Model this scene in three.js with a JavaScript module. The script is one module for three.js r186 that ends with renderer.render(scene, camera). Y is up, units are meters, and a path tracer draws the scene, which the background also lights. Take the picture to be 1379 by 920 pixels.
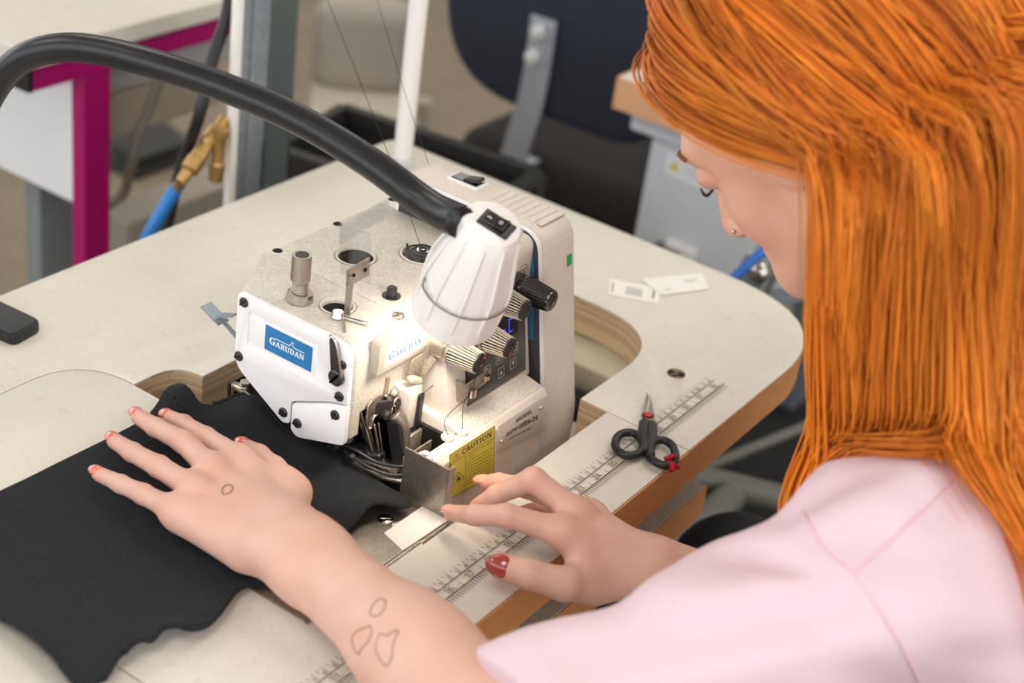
import * as THREE from 'three';
import { mergeGeometries, toCreasedNormals } from 'three/addons/utils/BufferGeometryUtils.js';
import { RoundedBoxGeometry } from 'three/addons/geometries/RoundedBoxGeometry.js';
import { RectAreaLightUniformsLib } from 'three/addons/lights/RectAreaLightUniformsLib.js';
import { ImprovedNoise } from 'three/addons/math/ImprovedNoise.js';
import { Brush, Evaluator, SUBTRACTION } from 'three-bvh-csg';

// ------------------------------------------------------------------ camera, light, exposure
const T = 0.75;                                   // table top above the floor; y below is measured from the table top
const V = (x, y, z) => new THREE.Vector3(x, y, z);
const F = 2151.6, CX = 689.5, CY = 460, CP = V(-0.8829, 0.7395, 0.4825);
const CR = V(0.5688, 0.1283, 0.8124), CU = V(0.345, 0.8595, -0.3773), CF = V(0.7467, -0.4948, -0.4446);
const scene = new THREE.Scene();
const camera = new THREE.PerspectiveCamera(2 * Math.atan(460 / F) * 180 / Math.PI, 1379 / 920, 0.05, 40);
camera.position.set(CP.x, CP.y + T, CP.z);
camera.up.copy(CU);
camera.lookAt(CP.x + CF.x, CP.y + T + CF.y, CP.z + CF.z);
camera.focus = 1.28;
camera.userData.fStop = 4.0;
const renderer = new THREE.WebGLRenderer({ antialias: true });
renderer.toneMapping = THREE.LinearToneMapping;
renderer.toneMappingExposure = 0.475;
renderer.shadowMap.enabled = true;
RectAreaLightUniformsLib.init();
const SKY = [5.2, 5.4, 5.7], CEILING = 10.8, LAMP = 0.2;
{
  const w = 64, h = 32, d = new Float32Array(w * h * 4);
  for (let j = 0; j < h; j++) for (let i = 0; i < w; i++) {
    const e = (j + .5) / h - .5, k = e > 0 ? 1 : 0.35;            // even overcast sky over dull ground
    for (let c = 0; c < 3; c++) d[(j * w + i) * 4 + c] = SKY[c] * k;
    d[(j * w + i) * 4 + 3] = 1;
  }
  const t = new THREE.DataTexture(d, w, h, THREE.RGBAFormat, THREE.FloatType);
  t.mapping = THREE.EquirectangularReflectionMapping; t.magFilter = THREE.LinearFilter; t.needsUpdate = true;
  scene.background = t;
}

// ------------------------------------------------------------------ helpers
let seed = 7;
const rnd = (a = 0, b = 1) => { seed = (seed * 1664525 + 1013904223) >>> 0; return a + (b - a) * seed / 4294967296; };
const noise = new ImprovedNoise();
const mix = (a, b, t) => a + (b - a) * t, clamp = (x, a = 0, b = 1) => Math.min(b, Math.max(a, x));
const sstep = (a, b, x) => { const t = clamp((x - a) / (b - a)); return t * t * (3 - 2 * t); };
// photograph pixel -> point: on a plane of constant height / x / z, or at a distance
const ray = (x, y) => CF.clone().addScaledVector(CR, (x - CX) / F).addScaledVector(CU, -(y - CY) / F);
const at = (x, y, d) => CP.clone().addScaledVector(ray(x, y), d);
const oy = (x, y, h = 0) => { const r = ray(x, y); return at(x, y, (h - CP.y) / r.y); };
const ox = (x, y, X) => { const r = ray(x, y); return at(x, y, (X - CP.x) / r.x); };
const oz = (x, y, Z) => { const r = ray(x, y); return at(x, y, (Z - CP.z) / r.z); };

const taken = {};
const numbered = (n) => { const k = taken[n] = (taken[n] ?? -1) + 1; return k ? n + '_' + String(k).padStart(3, '0') : n; };
const origin = new WeakMap();
function tag(o, label, category, group, kind) {
  if (label) o.userData.label = label;
  if (category) o.userData.category = category;
  if (group) o.userData.group = group;
  if (kind) o.userData.kind = kind;
  return o;
}
function thing(name, label, category, [x, y, z], group) {
  const o = new THREE.Group(); o.name = numbered(name); o.position.set(x, y + T, z); scene.add(o);
  origin.set(o, V(x, y, z)); return tag(o, label, category, group);
}
function clean(g) {
  g = g.index ? g.toNonIndexed() : g.clone();
  for (const k of Object.keys(g.attributes)) if (!['position', 'normal', 'uv', 'color'].includes(k)) g.deleteAttribute(k);
  if (!g.attributes.normal) g.computeVertexNormals();
  g.groups = [];
  return g;
}
// box-projected uv in metres
function boxUV(g) {
  const p = g.attributes.position, n = p.count, uv = new Float32Array(n * 2), a = V(), b = V(), c = V(), e = V(), f = V();
  for (let i = 0; i < n; i += 3) {
    a.fromBufferAttribute(p, i); b.fromBufferAttribute(p, i + 1); c.fromBufferAttribute(p, i + 2);
    e.subVectors(b, a).cross(f.subVectors(c, a));
    const X = Math.abs(e.x), Y = Math.abs(e.y), Z = Math.abs(e.z);
    [a, b, c].forEach((q, k) => {
      const u = Y >= X && Y >= Z ? [q.x, -q.z] : X >= Z ? [q.z, q.y] : [q.x, q.y];
      uv[(i + k) * 2] = u[0]; uv[(i + k) * 2 + 1] = u[1];
    });
  }
  g.setAttribute('uv', new THREE.BufferAttribute(uv, 2));
  return g;
}
function join(gs, keepUV) {
  gs = (Array.isArray(gs) ? gs.flat(3) : [gs]).map(clean);
  const col = gs.some((g) => g.attributes.color);
  gs.forEach((g) => {
    if (!keepUV) boxUV(g);
    if (!g.attributes.uv) g.setAttribute('uv', new THREE.BufferAttribute(new Float32Array(g.attributes.position.count * 2), 2));
    if (col && !g.attributes.color) g.setAttribute('color', new THREE.BufferAttribute(new Float32Array(g.attributes.position.count * 3).fill(1), 3));
  });
  return gs.length > 1 ? mergeGeometries(gs) : gs[0];
}
function part(parent, name, geo, mat, label, keepUV) {
  const g = join(geo, keepUV), o = origin.get(parent);
  g.translate(-o.x, -o.y, -o.z);
  const m = new THREE.Mesh(g, mat); m.name = name; m.castShadow = m.receiveShadow = true;
  parent.add(m); origin.set(m, o);
  if (label) m.userData.label = label;
  return m;
}
function solo(name, geo, mat, label, category, group, kind, keepUV) {
  const g = join(geo, keepUV); g.computeBoundingBox();
  const b = g.boundingBox, c = V((b.min.x + b.max.x) / 2, b.min.y, (b.min.z + b.max.z) / 2);
  g.translate(-c.x, -c.y, -c.z);
  const m = new THREE.Mesh(g, mat); m.name = numbered(name); m.position.set(c.x, c.y + T, c.z);
  m.castShadow = m.receiveShadow = true; scene.add(m); origin.set(m, c);
  return tag(m, label, category, group, kind);
}
const struct = (name, geo, mat) => solo(name, geo, mat, null, null, null, 'structure');

const box = (x0, x1, y0, y1, z0, z1, r = 0) => {
  const w = x1 - x0, h = y1 - y0, d = z1 - z0;
  const g = r ? new RoundedBoxGeometry(w, h, d, 3, Math.min(r, w / 2.01, h / 2.01, d / 2.01)) : new THREE.BoxGeometry(w, h, d);
  return g.translate((x0 + x1) / 2, (y0 + y1) / 2, (z0 + z1) / 2);
};
const Yv = V(0, 1, 0), Xaxis = V(1, 0, 0);
const orient = (g, dir, pos) => g.applyQuaternion(new THREE.Quaternion().setFromUnitVectors(Yv, dir.clone().normalize())).translate(pos.x, pos.y, pos.z);
const cyl = (a, b, r0, r1 = r0, n = 24) => { const d = b.clone().sub(a); return orient(new THREE.CylinderGeometry(r1, r0, d.length(), n).translate(0, d.length() / 2, 0), d, a); };
const lathe = (prof, pos, dir, n = 32) => orient(toCreasedNormals(new THREE.LatheGeometry(prof.map(([r, y]) => new THREE.Vector2(r, y)), n), .6), dir, pos);
// box given by centre, axes and half sizes
const obox = (c, ax, ay, az, hx, hy, hz, r = 0) => {
  const g = r ? new RoundedBoxGeometry(2 * hx, 2 * hy, 2 * hz, 3, r) : new THREE.BoxGeometry(2 * hx, 2 * hy, 2 * hz);
  return g.applyMatrix4(new THREE.Matrix4().makeBasis(ax, ay, az).setPosition(c));
};
// bar of rectangular section from a to b
const bar = (a, b, w, h, up = Yv, r = 0) => {
  const y = b.clone().sub(a), L = y.length(); y.normalize();
  const x = up.clone().cross(y); if (x.length() < 1e-4) x.set(1, 0, 0).cross(y); x.normalize();
  return obox(a.clone().add(b).multiplyScalar(.5), x, y, x.clone().cross(y), w / 2, L / 2, h / 2, r);
};
const curve = (pts, closed) => new THREE.CatmullRomCurve3(pts, closed, 'centripetal');
// tube with a radius that may vary along it, round ends
function tube(pts, r, seg = 40, n = 10, closed = false) {
  const c = curve(pts, closed), fr = c.computeFrenetFrames(seg, closed), R = typeof r === 'function' ? r : () => r, P = [], I = [];
  for (let i = 0; i <= seg; i++) {
    const q = c.getPointAt(i / seg), rr = R(i / seg);
    for (let j = 0; j < n; j++) { const a = j / n * Math.PI * 2; const v = q.clone().addScaledVector(fr.normals[i], Math.cos(a) * rr).addScaledVector(fr.binormals[i], Math.sin(a) * rr); P.push(v.x, v.y, v.z); }
  }
  for (let i = 0; i < seg; i++) for (let j = 0; j < n; j++) { const a = i * n + j, b = i * n + (j + 1) % n; I.push(a, b, a + n, b, b + n, a + n); }
  if (!closed) { const s = P.length / 3, q0 = c.getPointAt(0), q1 = c.getPointAt(1); P.push(q0.x, q0.y, q0.z, q1.x, q1.y, q1.z); for (let j = 0; j < n; j++) { I.push(s, (j + 1) % n, j, s + 1, seg * n + j, seg * n + (j + 1) % n); } }
  const g = new THREE.BufferGeometry(); g.setAttribute('position', new THREE.Float32BufferAttribute(P, 3)); g.setIndex(I); g.computeVertexNormals();
  return g;
}
// outline with rounded corners: [x, y, radius?]
function outline(pts, S = THREE.Shape) {
  const s = new S(), n = pts.length;
  pts.forEach(([x, y, r = 0], i) => {
    const [px, py] = pts[(i + n - 1) % n], [nx, ny] = pts[(i + 1) % n];
    const a = Math.hypot(px - x, py - y), b = Math.hypot(nx - x, ny - y), ra = Math.min(r, a * (pts[(i + n - 1) % n][2] ? .49 : .97)), rb = Math.min(r, b * (pts[(i + 1) % n][2] ? .49 : .97));
    const A = [x + (px - x) / a * ra, y + (py - y) / a * ra], B = [x + (nx - x) / b * rb, y + (ny - y) / b * rb];
    i ? s.lineTo(...A) : s.moveTo(...A);
    if (r) s.quadraticCurveTo(x, y, ...B);
  });
  s.closePath(); return s;
}
const ext = (shape, d, bevel = 0, cs = 8) => toCreasedNormals(new THREE.ExtrudeGeometry(shape, { depth: d - 2 * bevel, bevelEnabled: bevel > 0, bevelSize: bevel, bevelThickness: bevel, bevelOffset: -bevel, bevelSegments: 2, curveSegments: cs }).translate(0, 0, bevel), .5);
// plan outline (x, z) raised from y0 to y1
const slab = (pts, y0, y1, bevel = 0, holes = []) => {
  const s = outline(pts.map(([x, z, r]) => [x, -z, r]));
  for (const [hx, hz, hr] of holes) { const h = new THREE.Path(); h.absarc(hx, -hz, hr, 0, Math.PI * 2, true); s.holes.push(h); }
  return ext(s, y1 - y0, bevel, 10).rotateX(-Math.PI / 2).translate(0, y0, 0);
};
// outline in (z, y) carried along x from x0 to x1
const prismX = (pts, x0, x1, bevel = 0, holes = []) => {
  const s = outline(pts.map(([z, y, r]) => [-z, y, r]));
  for (const h of holes) s.holes.push(outline(h.map(([z, y, r]) => [-z, y, r]), THREE.Path));
  return ext(s, x1 - x0, bevel).rotateY(Math.PI / 2).translate(x0, 0, 0);
};
// outline in (x, y) carried along z from z0 to z1
const prismZ = (pts, z0, z1, bevel = 0) => ext(outline(pts), z1 - z0, bevel).translate(0, 0, z0);
// a flat sheet through four corners, with uv 0..1 (order: top left, top right, bottom right, bottom left)
function sheet(tl, tr, br, bl) {
  const g = new THREE.BufferGeometry();
  g.setAttribute('position', new THREE.Float32BufferAttribute([bl, br, tr, bl, tr, tl].flatMap((v) => [v.x, v.y, v.z]), 3));
  g.setAttribute('uv', new THREE.Float32BufferAttribute([0, 0, 1, 0, 1, 1, 0, 0, 1, 1, 0, 1], 2));
  g.computeVertexNormals(); return g;
}
const sub = (g, ...cuts) => {
  const ev = new Evaluator(); ev.useGroups = false; ev.attributes = ['position', 'normal'];
  const B = (x) => { const c = clean(x); c.deleteAttribute('uv'); const b = new Brush(c); b.updateMatrixWorld(); return b; };
  let r = B(g);
  for (const c of cuts) r = ev.evaluate(r, B(c), SUBTRACTION);
  return clean(r.geometry);
};

// ------------------------------------------------------------------ distance fields and their skins
const smin = (a, b, k) => { const h = Math.max(k - Math.abs(a - b), 0) / k; return Math.min(a, b) - h * h * k * .25; };
const smax = (a, b, k) => -smin(-a, -b, k);
const cone = (a, b, r0, r1) => {
  const dx = b.x - a.x, dy = b.y - a.y, dz = b.z - a.z, L = 1 / (dx * dx + dy * dy + dz * dz);
  return (x, y, z) => { x -= a.x; y -= a.y; z -= a.z; const t = clamp((x * dx + y * dy + z * dz) * L); return Math.hypot(x - dx * t, y - dy * t, z - dz * t) - r0 - (r1 - r0) * t; };
};
const ell = (c, ax, ay, az, rx, ry, rz) => (x, y, z) => {
  x -= c.x; y -= c.y; z -= c.z;
  const u = (x * ax.x + y * ax.y + z * ax.z), v = (x * ay.x + y * ay.y + z * ay.z), w = (x * az.x + y * az.y + z * az.z);
  const k0 = Math.hypot(u / rx, v / ry, w / rz), k1 = Math.hypot(u / rx / rx, v / ry / ry, w / rz / rz);
  return k1 > 1e-9 ? k0 * (k0 - 1) / k1 : -Math.min(rx, ry, rz);
};
const blend = (fs, k) => (x, y, z) => { let d = fs[0](x, y, z); for (let i = 1; i < fs.length; i++) d = smin(d, fs[i](x, y, z), k); return d; };
function grad(f, p, e = .0006) {
  return V(f(p.x + e, p.y, p.z) - f(p.x - e, p.y, p.z), f(p.x, p.y + e, p.z) - f(p.x, p.y - e, p.z), f(p.x, p.y, p.z + e) - f(p.x, p.y, p.z - e)).normalize();
}
function skin(f, lo, hi, h, color) {
  const nx = Math.ceil((hi.x - lo.x) / h) + 1, ny = Math.ceil((hi.y - lo.y) / h) + 1, nz = Math.ceil((hi.z - lo.z) / h) + 1;
  const val = new Float32Array(nx * ny * nz), id = new Int32Array(nx * ny * nz).fill(-1), P = [], I = [];
  const at3 = (i, j, k) => (k * ny + j) * nx + i;
  for (let k = 0; k < nz; k++) for (let j = 0; j < ny; j++) for (let i = 0; i < nx; i++) val[at3(i, j, k)] = f(lo.x + i * h, lo.y + j * h, lo.z + k * h);
  const E = [[0, 1], [2, 3], [4, 5], [6, 7], [0, 2], [1, 3], [4, 6], [5, 7], [0, 4], [1, 5], [2, 6], [3, 7]];
  for (let k = 0; k < nz - 1; k++) for (let j = 0; j < ny - 1; j++) for (let i = 0; i < nx - 1; i++) {
    let m = 0; const v = [];
    for (let c = 0; c < 8; c++) { v[c] = val[at3(i + (c & 1), j + (c >> 1 & 1), k + (c >> 2))]; if (v[c] < 0) m++; }
    if (!m || m === 8) continue;
    let sx = 0, sy = 0, sz = 0, n = 0;
    for (const [a, b] of E) if (v[a] < 0 !== v[b] < 0) {
      const t = v[a] / (v[a] - v[b]);
      sx += mix(a & 1, b & 1, t); sy += mix(a >> 1 & 1, b >> 1 & 1, t); sz += mix(a >> 2, b >> 2, t); n++;
    }
    id[at3(i, j, k)] = P.length / 3;
    P.push(lo.x + (i + sx / n) * h, lo.y + (j + sy / n) * h, lo.z + (k + sz / n) * h);
  }
  const quad = (a, b, c, d, flip) => { if (a < 0 || b < 0 || c < 0 || d < 0) return; flip ? I.push(a, c, b, a, d, c) : I.push(a, b, c, a, c, d); };
  for (let k = 1; k < nz - 1; k++) for (let j = 1; j < ny - 1; j++) for (let i = 1; i < nx - 1; i++) {
    const s = val[at3(i, j, k)] < 0;
    if (s !== val[at3(i + 1, j, k)] < 0) quad(id[at3(i, j - 1, k - 1)], id[at3(i, j, k - 1)], id[at3(i, j, k)], id[at3(i, j - 1, k)], !s);
    if (s !== val[at3(i, j + 1, k)] < 0) quad(id[at3(i - 1, j, k - 1)], id[at3(i - 1, j, k)], id[at3(i, j, k)], id[at3(i, j, k - 1)], !s);
    if (s !== val[at3(i, j, k + 1)] < 0) quad(id[at3(i - 1, j - 1, k)], id[at3(i, j - 1, k)], id[at3(i, j, k)], id[at3(i - 1, j, k)], !s);
  }
  const N = new Float32Array(P.length), C = color && new Float32Array(P.length), p = V();
  for (let i = 0; i < P.length; i += 3) {
    p.set(P[i], P[i + 1], P[i + 2]);
    const g = grad(f, p, h * .5); N[i] = g.x; N[i + 1] = g.y; N[i + 2] = g.z;
    if (C) { const c = color(p, g); C[i] = c[0]; C[i + 1] = c[1]; C[i + 2] = c[2]; }
  }
  const g = new THREE.BufferGeometry();
  g.setAttribute('position', new THREE.Float32BufferAttribute(P, 3)); g.setAttribute('normal', new THREE.BufferAttribute(N, 3));
  if (C) g.setAttribute('color', new THREE.BufferAttribute(C, 3));
  g.setIndex(I); return g;
}
// where a line of sight from a point meets a field
function meet(f, a, d, t0 = 0, t1 = 2) { d = d.clone().normalize(); const p = a.clone().addScaledVector(d, t0); let t = t0; for (let i = 0; i < 300 && t < t1; i++) { const s = f(p.x, p.y, p.z); if (s < .0003) return p; const q = Math.max(s * .7, .0004); t += q; p.addScaledVector(d, q); } return null; }

// ------------------------------------------------------------------ materials
const hex = (h) => new THREE.Color(h);
function dataTex(w, h, fn, srgb = true) {
  const d = new Uint8Array(w * h * 4);
  for (let j = 0; j < h; j++) for (let i = 0; i < w; i++) { const c = fn(i, j); for (let k = 0; k < 3; k++) d[(j * w + i) * 4 + k] = clamp(c[k], 0, 255); d[(j * w + i) * 4 + 3] = 255; }
  const t = new THREE.DataTexture(d, w, h); t.wrapS = t.wrapT = THREE.RepeatWrapping; t.magFilter = THREE.LinearFilter; t.minFilter = THREE.LinearMipmapLinearFilter; t.generateMipmaps = true;
  if (srgb) t.colorSpace = THREE.SRGBColorSpace; t.needsUpdate = true; return t;
}
const rep = (t, u, v = u) => { t.repeat.set(u, v); return t; };
function canvas(w, h, draw, bg) {
  const c = document.createElement('canvas'); c.width = w; c.height = h; const x = c.getContext('2d');
  if (bg) { x.fillStyle = bg; x.fillRect(0, 0, w, h); }
  draw(x, w, h); const t = new THREE.CanvasTexture(c); t.colorSpace = THREE.SRGBColorSpace; t.magFilter = THREE.LinearFilter; t.anisotropy = 8; return t;
}
const M = (o) => new THREE.MeshStandardMaterial({ roughness: .6, ...o });
const PH = (o) => new THREE.MeshPhysicalMaterial({ roughness: .6, ...o });
const hash = (i, j, s = 0) => { let h = (i * 374761393 + j * 668265263 + s * 2147483647) | 0; h = Math.imul(h ^ (h >>> 13), 1274126177); return ((h ^ (h >>> 16)) >>> 0) / 4294967296; };
const speckle = (r, g, b, amp, spots, sc, S = 256) => dataTex(S, S, (i, j) => {
  const n = (hash(i, j) - .5) * amp + noise.noise(i / 9, j / 9, 3) * amp * .7 + noise.noise(i / 40, j / 40, 9) * amp * .5;
  const s = hash(i >> 1, j >> 1, 5) < spots ? -sc * hash(i, j, 8) : 0;
  return [r + n + s, g + n + s, b + n + s * .95];
});
const mt = {};
mt.laminate = M({ map: rep(dataTex(1024, 1024, (i, j) => {
  const n = (hash(i, j) - .5) * 7 + noise.noise(i / 60, j / 60, 1) * 3 + noise.noise(i / 14, j / 14, 4) * 2;
  const s = hash(i >> 1, j >> 1, 3) < .0016 ? -26 : noise.noise(i / 22, j / 22, 17) > .52 ? -7 : 0;
  return [221 + n + s, 215 + n + s, 203 + n + s];
}), 1.7), roughness: .42, bumpMap: rep(dataTex(256, 256, (i, j) => { const v = 128 + (hash(i, j) - .5) * 120; return [v, v, v]; }, false), 12), bumpScale: .00004 });
mt.ply = M({ map: rep(dataTex(128, 512, (i, j) => {
  const layer = Math.floor(j / 39), q = (j % 39) / 39, a = hash(layer, 1) * 34 - 14, dark = q < .1 ? -45 : 0;
  const gr = noise.noise(i / 20, j / 2.2, layer) * 16 + noise.noise(i / 5, j / 1.1, 7) * 9;
  const gap = noise.noise(i / 26, layer * 3.3, 5) > .42 && q > .3 && q < .7 ? -50 : 0;
  return [205 + a + dark + gr + gap, 176 + a + dark + gr + gap, 140 + a * .8 + dark + gr + gap];
}), 5, 23), roughness: .75 });
mt.band = M({ map: rep(dataTex(256, 256, (i, j) => { const n = noise.noise(i / 40, j / 3, 2) * 14 + (hash(i, j) - .5) * 12; return [212 + n, 150 + n * .9, 94 + n * .7]; }), 6), roughness: .5 });
mt.orange = M({ color: hex('#e3ac80'), roughness: .5 });
mt.casting = M({ map: rep(speckle(214, 207, 194, 16, .16, 62), 13), roughness: .5, bumpMap: rep(dataTex(256, 256, (i, j) => { const v = 128 + noise.noise(i / 3, j / 3, 2) * 90; return [v, v, v]; }, false), 13), bumpScale: .0002 });
mt.shell = M({ map: rep(speckle(222, 212, 200, 8, .02, 40), 9), roughness: .48 });
mt.white = M({ color: hex('#f2f2f2'), roughness: .42, bumpMap: rep(dataTex(256, 256, (i, j) => { const v = 128 + noise.noise(i / 5, j / 5, 2) * 90; return [v, v, v]; }, false), 12), bumpScale: .00015 });
mt.steel = M({ map: rep(speckle(170, 163, 152, 22, .05, 40), 14), metalness: .85, roughness: .36 });
mt.dull = M({ map: rep(speckle(176, 166, 150, 24, .12, 60), 12), metalness: .55, roughness: .5 });
mt.chrome = M({ color: hex('#cfc9c0'), metalness: 1, roughness: .16 });
mt.nickel = M({ color: hex('#bdb5aa'), metalness: .92, roughness: .27 });
mt.darksteel = M({ color: hex('#4a4a4c'), metalness: .8, roughness: .35 });
mt.black = M({ color: hex('#1b1b1d'), roughness: .42 });
mt.gloss = PH({ color: hex('#0d0d0e'), roughness: .18, clearcoat: .6 });
mt.rubber = M({ color: hex('#17171a'), roughness: .32, bumpMap: rep(dataTex(128, 128, (i, j) => { const v = 128 + noise.noise(i / 4, j / 4, 2) * 70; return [v, v, v]; }, false), 20), bumpScale: .0001 });
mt.dark = M({ color: hex('#0a0a0a'), roughness: .9 });
mt.charcoal = M({ color: hex('#343536'), roughness: .5 });
mt.blue = M({ color: hex('#2b7199'), roughness: .35 });
mt.plastic = PH({ color: hex('#f3f0ec'), roughness: .38, clearcoat: .15 });
mt.clear = PH({ color: hex('#f7f8fa'), transmission: 1, roughness: .06, thickness: 0, ior: 1.49 });
mt.paper = M({ color: hex('#efece6'), roughness: .7 });
mt.tape = M({ color: hex('#efe6dd'), roughness: .6 });
mt.galv = M({ map: rep(speckle(150, 160, 168, 16, .04, 20), 6), metalness: .5, roughness: .45 });
mt.fabric = PH({ map: rep(dataTex(256, 256, (i, j) => { const n = (hash(i, j) - .5) * 12 + noise.noise(i / 12, j / 12, 1) * 4 + (hash(i >> 1, j >> 1, 6) < .012 ? 26 : 0); return [23 + n, 25 + n, 28 + n]; }), 9), roughness: .95, sheen: .12, sheenRoughness: .6, sheenColor: hex('#54606b'), bumpMap: rep(dataTex(256, 256, (i, j) => { const v = 128 + (hash(i, j) - .5) * 200; return [v, v, v]; }, false), 9), bumpScale: .0004 });
mt.skin = PH({ vertexColors: true, roughness: .5, sheen: .15, sheenColor: hex('#ffd0c0'), bumpMap: rep(dataTex(256, 256, (i, j) => { const v = 128 + noise.noise(i / 3, j / 3, 2) * 60 + noise.noise(i / 9, j / 9, 5) * 60; return [v, v, v]; }, false), 14), bumpScale: .0002 });
mt.nail = PH({ color: hex('#dd7a66'), roughness: .16, clearcoat: .8, clearcoatRoughness: .08 });
mt.thread = M({ color: hex('#1c1a1a'), roughness: .7 });

// ------------------------------------------------------------------ the room
const FL = -T, X0 = -2.8, X1 = 4.9, Z0 = -4.4, Z1 = 3.3, H = 2.25;
mt.floor = M({ map: rep(dataTex(512, 512, (i, j) => { const n = (hash(i, j) - .5) * 16 + noise.noise(i / 7, j / 7, 2) * 9 + noise.noise(i / 60, j / 60, 6) * 9; return [134 + n, 122 + n, 105 + n]; }), 1.1), roughness: .8 });
mt.wall = M({ color: hex('#e9e6df'), roughness: .85 });
struct('floor', box(X0 - .2, X1 + .2, FL - .2, FL, Z0 - .2, Z1 + .2), mt.floor);
struct('ceiling', box(X0 - .2, X1 + .2, H, H + .2, Z0 - .2, Z1 + .2), mt.wall);
struct('wall_back', [box(X0 - .2, X1 + .2, FL, .3, Z0 - .2, Z0), box(X0 - .2, X1 + .2, 2.05, H, Z0 - .2, Z0), box(X0 - .2, X0 + .6, .3, 2.05, Z0 - .2, Z0), box(1.9, X1 + .2, .3, 2.05, Z0 - .2, Z0)], mt.wall);  // window opening added in the unseen back wall to brighten the face
struct('wall_right', box(X1, X1 + .2, FL, H, Z0, Z1), mt.wall);
struct('wall_front', [box(X0 - .2, X1 + .2, FL, .2, Z1, Z1 + .2), box(X0 - .2, X1 + .2, 2.05, H, Z1, Z1 + .2), box(X0 - .2, X0 + .5, .2, 2.05, Z1, Z1 + .2), box(1.6, X1 + .2, .2, 2.05, Z1, Z1 + .2)], mt.wall);
struct('wall_left', [box(X0 - .2, X0, FL, .1, Z0, Z1), box(X0 - .2, X0, 2.05, H, Z0, Z1), box(X0 - .2, X0, .1, 2.05, Z0, Z0 + .5), box(X0 - .2, X0, .1, 2.05, Z1 - .4, Z1)], mt.wall);
for (let i = 0; i < 4; i++) {
  const a = Z0 + .5 + i * 1.7, b = a + 1.7;
  struct('window_' + (i + 1), [box(X0 - .14, X0 - .06, .1, 2.05, a, a + .05), box(X0 - .14, X0 - .06, .1, 2.05, b - .05, b), box(X0 - .14, X0 - .06, .1, .15, a, b), box(X0 - .14, X0 - .06, 2, 2.05, a, b)], mt.white);
}
// strip lights under the ceiling
mt.glow = M({ color: hex('#ffffff'), emissive: hex('#fff6ea'), emissiveIntensity: 3 });
[[-1.3, -2.4], [-1.3, .2], [-1.3, 2.2], [1.2, -2.4], [1.2, .2], [1.2, 2.2], [3.4, -2.4], [3.4, .2]].forEach(([x, z], i) => {
  const o = thing('ceiling_light', 'white ceiling light panel with a glowing diffuser', 'lamp', [x, H - .06, z], 'light panels under the ceiling');
  part(o, 'housing', box(x - .62, x + .62, H - .03, H, z - .32, z + .32), mt.white);
  part(o, 'diffuser', box(x - .6, x + .6, H - .036, H - .03, z - .3, z + .3), mt.glow);
  const l = new THREE.RectAreaLight(0xfffcf8, CEILING, 1.2, .6);
  l.position.set(x, H - .045 + T, z); l.lookAt(x, 0, z); scene.add(l);
});

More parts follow.
